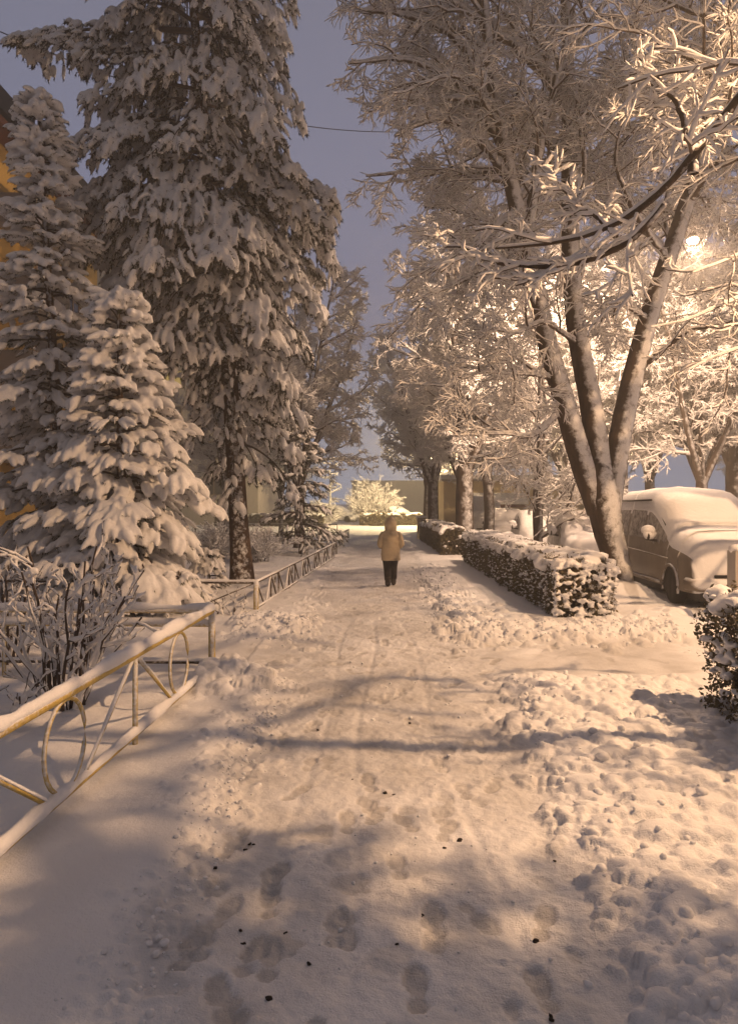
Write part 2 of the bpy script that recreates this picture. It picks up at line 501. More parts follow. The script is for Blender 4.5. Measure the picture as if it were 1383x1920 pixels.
def build_ground():
    r = rng_(5)
    xs = np.concatenate([np.linspace(-300, -40, 12), np.linspace(-36, -9, 22), np.arange(-8.5, -3.2, .16), np.arange(-3.2, -1.4, .022), np.arange(-1.4, 1.4, .0125), np.arange(1.4, 4.3, .019),
                         np.arange(4.32, 9.5, .16), np.linspace(10, 36, 22), np.linspace(42, 300, 12)])
    ys = [-60, -30, -15, -8, -4, -2, -.5, .5, 1.2, 1.7, 2.0]
    y = 2.2
    while y < 40:
        ys.append(y); y += max(.012, .0032 * y if y < 14 else .0075 * y)
    while y < 700:
        ys.append(y); y *= 1.12
    ys = np.array(ys)
    X, Y = np.meshgrid(xs, ys)
    n1 = fbm(X * 1.1, Y * 1.1, seed=3)
    edge = fbm(X * 2.2, Y * 2.2, seed=8) * .16
    cross = smooth01(Y + edge * 1.6, 7.75, 8.25) * (1 - smooth01(Y + edge * 1.4, 9.9, 10.5))
    cross = cross * smooth01(X, -1.7, -1.2) + cross * (X < -1.45) * .6
    left_edge = np.interp(Y, [0, 3, 8, 11, 17, 25, 60], [-.72, -.78, -1.0, -1.0, -1.05, -.75, 0.2])
    right_edge = np.interp(Y, [0, 3, 6, 8, 11, 17, 25, 60], [.86, .98, 1.18, 1.3, 1.25, 1.25, 1.5, 2.2])
    L = 1 - smooth01(X + edge, left_edge - .34, left_edge + .05)
    Rr = smooth01(X + edge, right_edge - .05, right_edge + .3)
    path = (1 - L) * (1 - Rr)
    yard = smooth01(X, 4.6, 5.4)
    open_ = np.clip(path + cross - path * cross, 0, 1)
    near = np.clip(1 - (Y - 20) / 30, 0.15, 1) * (np.abs(X) < 40)
    h = (.035 * L + .06 * Rr) * (1 - cross) * (1 - .4 * yard)
    h = h + near * (.030 * n1 * (1 - path) + .011 * fbm(X * 3.2, Y * 3.2, seed=21) + .009 * fbm(X * 9, Y * 9, seed=31) * (.4 + path)
                    + .0050 * fbm(X * 26, Y * 26, seed=41) * (.35 + path))
    # soft swell of the bank between the fence and the path
    h = h + .035 * np.exp(-((X + 1.2) / .3) ** 2) * (Y < 8) * smooth01(Y, 0, 3)
    g = 1 - smooth01(X, fence_x(Y) - .8, fence_x(Y) - .1)
    h = h + g * near * (.05 * fbm(X * 1.7, Y * 1.7, seed=77) + .02 * fbm(X * 6, Y * 6, seed=78))
    # sledge / wheel tracks along the path
    for x0, x1, dep in ((-.12, .10, .010), (.62, .52, .008), (-.48, -.28, .008)):
        xc = x0 + (x1 - x0) * (Y - 3) / 10 + .05 * np.sin(Y * .9 + x0 * 9)
        h = h - dep * np.exp(-((X - xc) / .035) ** 2) * (Y < 12) * near
    packed = np.clip(open_ * (.50 + .5 * fbm(X * .9, Y * .7, seed=51) + .35 * fbm(X * 4, Y * 4, seed=55)), 0, 1) * np.clip(1.25 - Y / 60, 0, 1)

    def window(cx, cy, rad):
        i0, i1 = np.searchsorted(xs, (cx - rad, cx + rad)); j0, j1 = np.searchsorted(ys, (cy - rad, cy + rad))
        return slice(j0, j1), slice(i0, i1)

    # lumps of shovelled snow
    def lumps(n, fx, fy, rmin, rmax, seed, keep=None, kz=.75):
        q = rng_(seed)
        cx = fx(q, n); cy = fy(q, n)
        rad = rmin + (rmax - rmin) * q.random(n) ** 2.6
        for a, bb, rr in zip(cx, cy, rad):
            if keep is not None and not keep(a, bb, q):
                continue
            sl = window(a, bb, rr * 1.5)
            xx, yy = X[sl], Y[sl]
            if xx.size < 4:
                continue
            el = q.uniform(.7, 1.4); th = q.uniform(0, pi)
            dx, dy = xx - a, yy - bb
            u = (dx * cos(th) + dy * sin(th)) * el; v = (-dx * sin(th) + dy * cos(th)) / el
            d2 = (u * u + v * v) / (rr * rr) * (1 + .5 * vnoise(xx * 40, yy * 40, seed=seed))
            base = np.median(h[sl])
            bump = np.sqrt(np.clip(1 - d2, 0, 1)) * rr * kz
            m = d2 < 1
            h[sl] = np.where(m, np.maximum(h[sl], base + bump * .9 - rr * .12), h[sl])
    def in_right(a, b, q):
        e = np.interp(b, [0, 3, 6, 8], [.98, 1.08, 1.22, 1.5]) + .12 * q.normal()
        return a > e
    lumps(4800, lambda q, n: 1.0 + 2.3 * q.random(n) ** 1.25, lambda q, n: q.uniform(2.1, 7.9, n), .012, .070, 61, in_right)
    lumps(260, lambda q, n: q.uniform(1.2, 3.0, n), lambda q, n: q.uniform(2.1, 7.9, n), .06, .13, 62, in_right, .5)
    lumps(900, lambda q, n: -.92 + .13 * q.normal(size=n), lambda q, n: q.uniform(2.2, 7.9, n), .008, .040, 63)
    lumps(420, lambda q, n: -1.05 + .22 * q.normal(size=n), lambda q, n: q.uniform(4.5, 8.1, n), .010, .045, 64)
    lumps(380, lambda q, n: q.uniform(-1.75, -1.0, n), lambda q, n: 7.8 + .3 * q.normal(size=n), .02, .10, 65)
    lumps(950, lambda q, n: q.uniform(1.0, 4.6, n), lambda q, n: 10.7 + .45 * q.normal(size=n) + 0, .02, .12, 66)
    lumps(520, lambda q, n: q.uniform(-2.1, -.75, n), lambda q, n: 11.3 + .6 * q.normal(size=n), .02, .10, 67)
    lumps(700, lambda q, n: 1.55 + .28 * q.normal(size=n), lambda q, n: q.uniform(11, 22, n), .02, .12, 68)
    lumps(240, lambda q, n: -1.15 + .2 * q.normal(size=n), lambda q, n: q.uniform(12, 24, n), .02, .09, 69)
    lumps(260, lambda q, n: q.uniform(-.7, .9, n), lambda q, n: q.uniform(2.2, 12, n), .006, .022, 70)
    # heaped snow: by the near fence post, below the linden, a mound by the hedge
    def heap(cx, cy, rx, ry, hh):
        nonlocal h
        d = ((X - cx) / rx) ** 2 + ((Y - cy) / ry) ** 2
        h = h + hh * np.exp(-d * 1.3) * (1 + .25 * fbm(X * 5, Y * 5, seed=90))
    heap(-1.62, 7.9, .5, .45, .13)
    heap(-1.5, 11.4, .8, .7, .12)
    heap(4.55, 11.55, .8, .9, .14)
    heap(5.05, 15.2, .9, .9, .30)
    heap(2.1, 4.8, .7, 2.2, .04)
    heap(1.9, 7.2, .9, .7, .04)
    # boot prints, pressed in with a heel and a ribbed sole
    def boot(cx, cy, th, L=.30, W=.115, dep=.016):
        sl = window(cx, cy, .24); dep = dep * .72
        xx, yy = X[sl] - cx, Y[sl] - cy
        if xx.size < 4: return
        v = xx * -sin(th) + yy * cos(th); u = xx * cos(th) + yy * sin(th)
        wob = .012 * vnoise(xx * 30 + cx * 7, yy * 30, seed=4)
        sole = 1 - smooth01(np.hypot((u) / (W * .46), (v - L * .17) / (L * .34)) + wob * 6, .92, 1.04)
        heel = 1 - smooth01(np.hypot((u) / (W * .38), (v + L * .33) / (L * .18)) + wob * 6, .84, 1.06)
        f = np.maximum(np.maximum(sole, heel), .55 * (1 - smooth01(np.abs(u) / (W * .30), .8, 1.1)) * (1 - smooth01(np.abs(v + L * .12) / (L * .2), .8, 1.1)))
        tread = .26 * np.sin(v * 2 * pi / .024 + 2 * np.sin(u * 40))
        rim = np.exp(-((np.maximum(np.hypot(u / (W * .6), v / (L * .55)), .8) - 1.1) / .14) ** 2) * .15
        h[sl] = h[sl] - dep * f * (1 + tread) + dep * rim * (1 - f)
        packed[sl] = np.maximum(packed[sl], f * .95)
    for (x, y, th) in ((628, 1738, -.05), (420, 1712, -.25), (1014, 1852, .08), (815, 1722, .05), (432, 1590, -.12), (352, 1785, -.1), (470, 1790, -.2),
                       (378, 1770, .1), (520, 1640, -.1), (650, 1540, 0.), (505, 1690, .1), (690, 1465, .1), (590, 1360, 0.), (530, 1385, .1), (780, 1850, 0.)):
        Yd = CAM_H * F / (y - HZ); boot((x - 691.5) / F * Yd, Yd, th, dep=.017)
    q = rng_(9)
    for k in range(110):
        yy = 2.4 + 22 * q.random() ** 1.5
        boot(q.uniform(-.72, .95), yy, q.normal(0, .22) + (pi if q.random() < .35 else 0), dep=q.uniform(.006, .016))
    for k in range(26):
        boot(q.uniform(-1.6, 3.5), q.uniform(8.3, 10), q.uniform(0, 6.3), dep=q.uniform(.006, .012))
    # scraped hollow patches
    for k in range(90):
        a, bb, rr = q.uniform(-.85, 1.0), 2.3 + 12 * q.random() ** 1.3, q.uniform(.03, .12)
        sl = window(a, bb, rr * 1.4)
        d = np.hypot(X[sl] - a, (Y[sl] - bb) * .8) / rr + .35 * vnoise(X[sl] * 18, Y[sl] * 18, seed=k)
        f = 1 - smooth01(d, .75, 1.05)
        h[sl] -= f * q.uniform(.004, .011); packed[sl] = np.maximum(packed[sl], f * q.uniform(.3, .9))
    ny, nx = X.shape
    idx = np.arange(ny * nx).reshape(ny, nx)
    Q = np.stack([idx[:-1, :-1], idx[:-1, 1:], idx[1:, 1:], idx[1:, :-1]], -1).reshape(-1, 4)
    mb = MB(); mb.add(np.stack([X, Y, h], -1).reshape(-1, 3), Q)
    o = mb.build('snowy_ground', M['ground'])
    at = o.data.attributes.new('packed', 'FLOAT', 'POINT')
    at.data.foreach_set('value', packed.ravel().astype(np.float32))
    tag(o, 'trodden snow covering the path, verges and yard', None, None, 'structure')
    def height(x, y):
        j = np.clip(np.searchsorted(ys, y), 1, ny - 1); i = np.clip(np.searchsorted(xs, x), 1, nx - 1)
        return float(h[j, i])
    return height
GH = build_ground()

# loose balls of snow thrown up along the path edges
def loose_snow():
    q = rng_(77)
    mb = MB()
    n = 220
    y = q.uniform(2.2, 7.9, n); x = np.interp(y, [2, 6, 8], [1.05, 1.3, 1.5]) + 1.7 * q.random(n) ** 1.7
    y2 = 10.75 + .42 * q.normal(size=520); x2 = q.uniform(1.1, 4.5, 520)
    y3 = q.uniform(2.6, 8, 420); x3 = -.93 + .10 * q.normal(size=420)
    y4 = q.uniform(11, 20, 300); x4 = 1.55 + .3 * q.normal(size=300)
    y5 = q.uniform(2.3, 9, 110); x5 = q.uniform(-.6, 1.1, 110)
    y6 = 11.2 + .5 * q.normal(size=260); x6 = q.uniform(-2, -.8, 260)
    x = np.concatenate([x, x2, x3, x4, x5, x6]); y = np.concatenate([y, y2, y3, y4, y5, y6])
    r = .010 + .026 * q.random(len(x)) ** 3
    k5 = len(x) - 370; r[n + 520:n + 940] *= .55; r[k5:k5 + 110] *= .5
    z = np.array([GH(a, b) for a, b in zip(x, y)]) + r * .12
    S = r[:, None] * q.uniform(.75, 1.35, (len(x), 3)); S[:, 2] *= .85
    blobs(mb, np.stack([x, y, z], 1), S, q, .09, True)
    tag(mb.build('loose_snow_lumps', M['snow']), 'loose lumps of shovelled snow along the edges of the path', None, None, 'stuff')
loose_snow()

# crumbs of dark dirt lying on the path
def crumbs():
    q = rng_(12)
    spots = [(862, 1575, .030), (1002, 1765, .028), (503, 1872, .026), (578, 1806, .020), (450, 1748, .020), (455, 1766, .014), (1032, 1911, .020),
             (792, 1711, .018), (1040, 1614, .016), (722, 1484, .024), (737, 1486, .018), (742, 1768, .014), (660, 1458, .014), (832, 1588, .014),
             (470, 1583, .026), (462, 1592, .018), (404, 1632, .022), (595, 1368, .030), (767, 1355, .02), (535, 1744, .013)]
    big = {0: 'largest dark dirt clod on the trodden path, lying alone right of centre', 1: 'dark dirt clod just above the right-hand boot print',
           2: 'dark dirt clod lying nearest the camera left of the big boot print'}
    for i, (x, y, s) in enumerate(spots):
        s *= .72
        Y = CAM_H * F / (y - HZ); X = (x - 691.5) / F * Y
        mb = MB(); blobs(mb, np.array([[X, Y, GH(X, Y) + s * .25]]) + q.normal(0, s * .35, (3, 3)) * [1, 1, .2], np.array([[s * .8, s * .6, s * .4]] * 3) * q.uniform(.6, 1.1, (3, 1)), q, .25)
        o = mb.build('dirt_clod', M['dirt'], loc=(X, Y, GH(X, Y) + s * .25))
        tag(o, big.get(i, 'small dark crumb of dirt on the trodden snow of the path'), 'dirt clod', 'dark dirt crumbs on the path')
crumbs()

# ------------------------------------------------------------------ fences
def line(p, q_, n=2):
    t = np.linspace(0, 1, n)[:, None]
    return np.asarray(p, float)[None] * (1 - t) + np.asarray(q_, float)[None] * t

def snow_ridge(mb, p, q_, w, hgt, seed, step=.05):
    p = np.asarray(p, float); q_ = np.asarray(q_, float)
    L = np.linalg.norm(q_ - p); n = max(4, int(L / step))
    P = line(p, q_, n)
    s = np.arange(n) * step
    k = 1 + .30 * vnoise(s * 2.2, s * 0, seed=seed) + .16 * vnoise(s * 7, s * 0, seed=seed + 2) + .10 * vnoise(s * 17, s * 0, seed=seed + 1)
    d = (q_ - p) / L
    side = np.array([-d[1], d[0], 0]); side /= max(np.linalg.norm(side), 1e-6)
    up = np.cross(side, d); up = up if up[2] > 0 else -up
    a = np.linspace(0, 2 * pi, 11)[:-1]
    ring = np.stack([np.cos(a) * w, np.sin(a)], 1)
    hh = np.where(ring[:, 1] > 0, ring[:, 1] * hgt, ring[:, 1] * hgt * .18)
    endf = np.ones(n); endf[0] = endf[-1] = .35
    V = P[:, None, :] + (side[None, None] * ring[None, :, 0:1] + up[None, None] * hh[None, :, None]) * (k * endf)[:, None, None]
    idx = np.arange(n * 10).reshape(n, 10)
    a0 = idx[:-1]; a1 = np.roll(a0, -1, 1); b0 = idx[1:]; b1 = np.roll(b0, -1, 1)
    Q = np.stack([a0, b0, b1, a1], -1).reshape(-1, 4)
    mb.add(V.reshape(-1, 3), Q)

def run_dir(p, q_):
    d = np.array([q_[0] - p[0], q_[1] - p[1], 0.0]); L = np.linalg.norm(d)
    return d / L, L

def add_bar(parent, name, p, q_, r, mat, sides=8):
    mb = MB(); mb.tube(line(p, q_), r, sides); return mb.build(name, mat, parent)

def fence_run(t, p, q_, zt, zb, mat, pattern, snow, rt=.032, rb=.022, rp=.022, hs=.055, seed=1, posts=True):
    """one straight run of pipe fence under thing t: rails, posts, braces and ovals between them"""
    d, L = run_dir(p, q_)
    def at(s, z): return np.array([p[0], p[1], 0]) + d * s + np.array([0, 0, z])
    add_bar(t, 'top_rail', at(0, zt), at(L, zt), rt, mat, 10)
    if snow: snow_ridge(snow, at(-.02, zt + rt * .6), at(L + .02, zt + rt * .6), rt * 1.25, hs, seed)
    if zb is not None:
        add_bar(t, 'bottom_rail', at(.02, zb), at(L - .02, zb), rb, mat)
        if snow: snow_ridge(snow, at(0.03, zb + rb * .6), at(L - .03, zb + rb * .6), rb * 1.6, hs * .75, seed + 5)
    for kind, s, *a in pattern:
        if kind == 'post':
            add_bar(t, 'post', at(s, -.06), at(s, zt), a[0] if a else rp, mat)
        elif kind == 'brace':
            s2, z1, z2 = a
            add_bar(t, 'brace', at(s, z1), at(s2, z2), .014, mat, 6)
            if snow and abs(s2 - s) > .25: snow_ridge(snow, at(s, z1 + .012), at(s2, z2 + .012), .015, .018, seed + int(s * 10))
        elif kind == 'oval':
            w, z1, z2 = a
            th = np.linspace(0, 2 * pi, 25)
            P = np.stack([at(s + cos(x) * w / 2, (z1 + z2) / 2 + sin(x) * (z2 - z1) / 2) for x in th])
            mb = MB(); mb.tube(P, .015, 6, False); mb.build('oval', mat, t)
    return at

def near_fence():
    A = (-1.71, 8.14); B = (-2.02, 1.0)
    t = thing('pipe_fence', 'yellow pipe fence with ovals under thick snow, nearest on the left', 'fence', (A[0], A[1], 0), 'pipe fences along the path')
    sn = MB()
    zt, zb = .72, .10
    pat = [('post', .0, .038)]
    for c in (2.35, 4.70, 7.05):
        pat += [('post', c, .021), ('brace', c - .03, c - .92, zt - .02, zb + .03), ('brace', c + .03, c + .92, zt - .02, zb + .03)]
    for c in (1.2, 3.55, 5.9):
        pat += [('oval', c, .56, zb + .03, zt - .03)]
    fence_run(t, A, B, zt, zb, M['yellow_pipe'], pat, sn, rt=.034, hs=.068, seed=3)
    C = (-8.2, 8.35)
    pat = [('post', 2.3), ('post', 4.6), ('post', 6.4)]
    fence_run(t, A, C, zt, .57, M['yellow_pipe'], pat, sn, rt=.03, rb=.028, hs=.065, seed=9)
    fence_run(t, (A[0] - .05, A[1] + .002), C, .16, None, M['dark_pipe'], [], sn, rt=.022, hs=.03, seed=12)
    sn.build('snow_cap', M['snow'], t)
near_fence()

def second_fence():
    A = (-1.97, 13.05); B = (-1.16, 25.6)
    t = thing('pipe_fence', 'thin pipe fence with a yellow corner post, zigzag braces and ovals', 'fence', (A[0], A[1], 0), 'pipe fences along the path')
    sn = MB(); zt, zb = .50, .05
    d, L = run_dir(A, B)
    add_bar(t, 'corner_post', (A[0], A[1], -.05), (A[0], A[1], zt + .03), .045, M['yellow_pipe'], 10)
    pat = []
    n = 6; w = (L - .3) / n
    for k in range(n):
        s = .3 + k * w
        pat += [('brace', s - .25, s + .35, zt, zb), ('post', s + w * .5, .016), ('brace', s + w * .48, s + w * .28, zt, zb), ('brace', s + w * .52, s + w * .76, zt, zb),
                ('oval', s + w * .92 - .25, .42, zb, zt)]
    fence_run(t, A, B, zt, zb, M['dark_pipe'], pat, sn, rt=.022, rb=.018, hs=.030, seed=23)
    C = (-8.5, 13.5)
    pat = [('brace', .05, .95, zt - .02, .1), ('oval', 1.42, .95, .02, zt), ('post', 2.4, .018), ('oval', 3.4, .95, .02, zt), ('post', 4.6, .018)]
    fence_run(t, A, C, zt, None, M['dark_pipe'], pat, sn, rt=.026, hs=.035, seed=27)
    sn.build('snow_cap', M['snow'], t)
    # fence across, at the far end of that run
    for (yy, x0, x1, zt, zb, lab, braces) in ((26.9, -1.17, -8.5, .52, .03, 'dark double-railed low fence across the lawn where the zigzag fence ends', False),
                                              (43.5, -1.85, -9.0, .62, None, 'thin dark fence with wide diagonal braces, behind the double-railed one', True)):
        t = thing('pipe_fence', lab, 'fence', (x0, yy, 0), 'pipe fences along the path')
        sn = MB()
        pat = [('post', .0, .022), ('post', 3.3, .018), ('post', 6.8, .018)]
        if braces:
            pat += [('brace', 0.1, 1.7, .05, zt), ('brace', 1.7, 3.2, zt, .05), ('brace', 3.4, 5, .05, zt), ('brace', 5, 6.7, zt, .05)]
        fence_run(t, (x0, yy), (x1, yy + .3), zt, zb, M['dark_pipe'], pat, sn, rt=.026, hs=.03, seed=31)
        if not braces:
            fence_run(t, (x0 - .05, yy + .004), (x1, yy + .304), zt - .11, None, M['dark_pipe'], [], None, rt=.018)
        sn.build('snow_cap', M['snow'], t)
    A = (-1.42, 28.6); B = (-1.02, 38)
    t = thing('pipe_fence', 'short stretch of pipe fence beyond the gap in the fences', 'fence', (A[0], A[1], 0), 'pipe fences along the path')
    sn = MB(); pat = []
    for k in range(6):
        s = k * 1.85
        pat += [('post', s, .018), ('brace', s + .05, s + .9, .05, .5), ('brace', s + .95, s + 1.8, .5, .05)]
    fence_run(t, A, B, .52, .06, M['dark_pipe'], pat[:-2], sn, rt=.024, hs=.03, seed=41)
    sn.build('snow_cap', M['snow'], t)
second_fence()

# ------------------------------------------------------------------ buildings
def box_part(name, lo, hi, mat, parent):
    mb = MB(); mb.box(lo, hi); return mb.build(name, mat, parent, False)

def window(parent, x0, x1, y0, y1, z0, z1, axis, face, mat_pane, sgn):
    """window on a wall whose outer face is at 'face' along axis ('x' or 'y'); sgn is the outward direction"""
    fr = MB(); w = .06
    def bx(mb, a0, a1, b0, b1, d0, d1):
        lo, hi = sorted((face + sgn * d0, face + sgn * d1))
        if axis == 'x': mb.box((lo, a0, b0), (hi, a1, b1))
        else: mb.box((a0, lo, b0), (a1, hi, b1))
    a0, a1 = (y0, y1) if axis == 'x' else (x0, x1)
    bx(fr, a0, a1, z0, z0 + w, .0, .05); bx(fr, a0, a1, z1 - w, z1, .0, .05)
    bx(fr, a0, a0 + w, z0 + w, z1 - w, .0, .05); bx(fr, a1 - w, a1, z0 + w, z1 - w, .0, .05)
    mid = (a0 + a1) / 2
    bx(fr, mid - w / 2, mid + w / 2, z0 + w, z1 - w, .0, .045)
    f = fr.build('window', M['frame'], parent, False)
    pn = MB(); bx(pn, a0 + w, a1 - w, z0 + w, z1 - w, .004, .02)
    me = pn.mesh('pane', np.array(parent.location), False); me.materials.append(mat_pane)
    o = bpy.data.objects.new('pane', me); COL.objects.link(o); o.parent = f
    return f

def apartments():
    X0 = -12.0
    t = thing('apartment_building', 'long yellow plastered block of flats behind the spruces on the left', 'building', (X0, 20, 0))
    mb = MB(); mb.box((-24, 14, .8), (X0, 33, 13.6)); mb.build('wall', M['plaster'], t, False)
    box_part('plinth', (-24.05, 13.95, -.1), (X0 + .06, 33.05, .8), M['plinth'], t)
    box_part('soffit', (-24.6, 13.4, 13.6), (X0 + .7, 33.6, 13.82), M['soffit'], t)
    rf = MB()
    V = [(-25, 13.0, 13.82), (X0 + .9, 13.0, 13.82), (X0 + .9, 34, 13.82), (-25, 34, 13.82), (-25, 13.0, 14.5), (X0 + .9, 13.0, 14.5), (X0 + .9, 34, 14.5), (-25, 34, 14.5),
         (-18.5, 13.0, 16.4), (-18.5, 34, 16.4)]
    rf.add(V, [(3, 2, 1, 0), (0, 1, 5, 4), (1, 2, 6, 5), (2, 3, 7, 6), (3, 0, 4, 7), (5, 6, 9, 8), (7, 4, 8, 9)], [(4, 5, 8), (6, 7, 9)])
    roof = rf.build('roof', M['roof_dark'], t, False)
    q = rng_(8)
    for fl in range(5):
        z = 1.7 + fl * 2.55
        for k in range(4):
            y = 21.5 + k * 2.7
            if k % 4 == 1:
                continue
            window(t, 0, 0, y, y + 1.3, z, z + 1.4, 'x', X0, M['glass'], 1)
        for k in (0,):
            y = 24.2
            if fl == 0: continue
            zf = z - .9
            s = MB(); s.box((X0, y, zf - .14), (X0 + 1.1, y + 3.1, zf)); sl = s.build('balcony', M['concrete'], t, False)
            b2 = MB(); b2.box((X0 + 1.05, y, zf), (X0 + 1.09, y + 3.1, zf + .95)); b2.box((X0, y, zf), (X0 + 1.05, y + .04, zf + .95)); b2.box((X0, y + 3.06, zf), (X0 + 1.05, y + 3.1, zf + .95))
            b2.build('balcony_panel', M['balcony'], t, False)
            rl = MB()
            rl.tube(line((X0 + 1.07, y, zf + 1.02), (X0 + 1.07, y + 3.1, zf + 1.02)), .03, 6)
            snow_ridge(rl, (X0 + 1.07, y, zf + 1.04), (X0 + 1.07, y + 3.1, zf + 1.04), .05, .05, 5)
            rl.build('balcony_rail', M['snow'], t)
apartments()

def tower():
    t = thing('apartment_building', 'tall dark block far behind the tallest conifer with lit stairwell windows', 'building', (-14, 62, 0))
    box_part('wall', (-26, 62, 0), (-9.2, 76, 27), M['concrete'], t)
    box_part('roof', (-26.4, 61.6, 27), (-8.8, 76.4, 27.5), M['roof_dark'], t)
    for k in range(8):
        z = 2.5 + k * 2.95
        for x in (-24, -20.5, -17, -13.6):
            window(t, x, x + 1.5, 0, 0, z, z + 1.5, 'y', 62, M['lit_yellow'] if (k, x) == (3, -17) else M['glass'], -1)
        window(t, -11.75, -10.9, 0, 0, z - .6, z + 1.5, 'y', 62, M['lit'], -1)
tower()

def low_house():
    t = thing('garage_building', 'low pale yellow building with a snowy porch roof behind the parked cars', 'building', (9, 46, 0))
    box_part('wall', (4.6, 46, -.1), (14.2, 56, 3.2), M['plaster_pale'], t)
    box_part('roof', (4.45, 45.85, 3.2), (14.35, 56.15, 3.32), M['concrete'], t)
    s = MB(); s.box((4.4, 45.8, 3.32), (14.4, 56.2, 3.6)); s.build('snow_cap', M['snow'], t, False)
    window(t, 11.6, 12.45, 0, 0, 1.1, 2.35, 'y', 46, M['glass'], -1)
    box_part('porch', (5.6, 44.6, 1.62), (9.4, 46, 1.78), M['soffit'], t)
    s = MB(); s.add([(5.5, 44.5, 1.784), (9.5, 44.5, 1.784), (9.5, 46, 1.784), (5.5, 46, 1.784), (5.5, 44.5, 1.95), (9.5, 44.5, 1.95), (9.5, 45.99, 2.5), (5.5, 45.99, 2.5)],
                    [(0, 1, 5, 4), (1, 2, 6, 5), (3, 0, 4, 7), (4, 5, 6, 7)])
    s.build('porch_snow', M['snow'], t, False)
    box_part('door', (6.4, 45.95, 0), (8.6, 46.01, 1.62), M['soffit'], t)
    # far flat block
    t = thing('flat_roofed_block', 'grey windowless block at the far end of the path behind the bright bush', 'building', (0, 92, 0))
    box_part('wall', (-2.1, 92, -.1), (9.5, 104, 4.45), M['concrete'], t)
    box_part('roof', (-2.25, 91.8, 4.45), (9.7, 104.2, 4.6), M['concrete'], t)
    # gate pillar and its panel
    t = thing('gate_pillar', 'pale stone gate pillar at the far right edge of the path', 'pillar', (2.62, 38, 0))
    box_part('shaft', (2.45, 37.8, -.05), (2.88, 38.2, 1.12), M['pillar'], t)
    box_part('cap', (2.40, 37.75, 1.12), (2.93, 38.25, 1.22), M['snow'], t)
    t = thing('concrete_post', 'stubby grey concrete post beside the front of the van', 'post', (5.30, 10.8, 0))
    box_part('shaft', (5.245, 10.7, -.05), (5.50, 10.95, 1.2), M['concrete'], t)
    mb = MB(); blobs(mb, np.array([[5.372, 10.825, 1.22]]), np.array([[.15, .15, .08]]), rng_(3), .05, True); mb.build('snow_cap', M['snow'], t)
low_house()

# ------------------------------------------------------------------ street lamps
def street_lamps():
    for i, L in enumerate(LAMPS):
        x, y, z = L['pos']; fx, fy = L['foot']
        t = thing('street_lamp', L['label'], 'street lamp', (fx, fy, 0), 'street lamps')
        mb = MB(); mb.tube(np.array([[fx, fy, -.1], [fx, fy, 1.2], [fx, fy, z - .3]]), np.array([.10, .085, .055]), 10); mb.build('pole', M['steel'], t)
        a = np.linspace(0, 1, 8)[:, None]
        P = np.array([[fx, fy, z - .3]]) * (1 - a) + np.array([[x, y, z + .28]]) * a + np.array([[0, 0, .45]]) * np.sin(a * pi)
        mb = MB(); mb.tube(P, .035, 8); mb.build('arm', M['steel'], t)
        d = np.array([x - fx, y - fy, 0]); d = d / np.linalg.norm(d)
        hd = MB(); hd.tube(np.array([[x, y, z + .22]]) + d * np.array([[-.35], [-.25], [.0], [.25], [.34]]), np.array([.04, .12, .16, .12, .03]), 12)
        hd.build('lamp_head', M['steel'], t)
        bb = MB(); blobs(bb, np.array([[x, y, z + .07]]), np.array([[.15, .15, .10]]), rng_(1), .0, True); bb.build('bulb', M['bulb'], t)
        ld = bpy.data.lights.new('street_light', 'SPOT' if L['cone'] else 'POINT')
        if L['cone']:
            ld.spot_size = radians(L['cone']); ld.spot_blend = L['blend']
        ld.energy = L['w']; ld.color = L['col']; ld.shadow_soft_size = .07
        lo = bpy.data.objects.new('street_light', ld); COL.objects.link(lo); lo.location = (x - fx, y - fy, z - .08); lo.parent = t
street_lamps()

def band_shadow_pole():  # unseen pole, put in to cast the shadow band across the path
    t = thing('shadow_pole', 'slim steel pole added out of view to cast the shadow band over the path', 'pole', (4.25, 5.55, 0))
    mb = MB(); mb.tube(np.array([[4.25, 5.55, -.1], [4.25, 5.55, 3], [4.25, 5.55, 6.2]]), np.array([.055, .055, .05]), 12); mb.build('shaft', M['steel'], t)
    mb = MB(); blobs(mb, np.array([[4.25, 5.55, 6.23]]), np.array([[.06, .06, .05]]), rng_(2), .03, True); mb.build('snow_cap', M['snow'], t)
band_shadow_pole()

# overhead cable
def cable():
    mb = MB()
    a = np.array([-9.3, 18.4, 13.6]); b = np.array([6.0, 30, 17.5])
    t = np.linspace(0, 1, 40)[:, None]
    P = a * (1 - t) + b * t - np.array([[0, 0, 1.5]]) * (4 * t * (1 - t))
    mb.tube(P, .014, 5)
    tag(mb.build('overhead_cable', M['trim']), 'thin overhead cable crossing the sky behind the tall conifer', 'cable')
cable()

# ------------------------------------------------------------------ vehicles
VAN = dict(prof=[(0, .62, .80), (.02, .80, .86), (.08, 1.0, .90), (.25, 1.09, .93), (.6, 1.16, .95), (1.0, 1.22, .96), (1.15, 1.30, .96), (1.5, 1.55, .965), (1.85, 1.79, .965),
                 (2.1, 1.90, .965), (2.5, 1.96, .965), (3.4, 1.97, .965), (4.5, 1.94, .96), (4.8, 1.86, .95), (4.9, 1.55, .93), (4.93, .9, .91)],
           zb=.30, wr=.335, wy=(.95, 3.95), belt=1.08, win=(1.32, 4.6), top=1.80, snow=.21)
CAR = dict(prof=[(0, .50, .72), (.03, .66, .78), (.12, .76, .81), (.5, .84, .84), (1.05, .92, .86), (1.2, .98, .86), (1.6, 1.22, .86), (1.95, 1.40, .86), (2.2, 1.46, .86), (2.8, 1.46, .86),
                 (3.3, 1.38, .855), (3.7, 1.12, .85), (3.85, 1.0, .84), (4.1, .95, .82), (4.2, .80, .80), (4.23, .5, .76)],
           zb=.22, wr=.30, wy=(.80, 3.35), belt=.90, win=(1.35, 3.6), top=1.36, snow=.16)
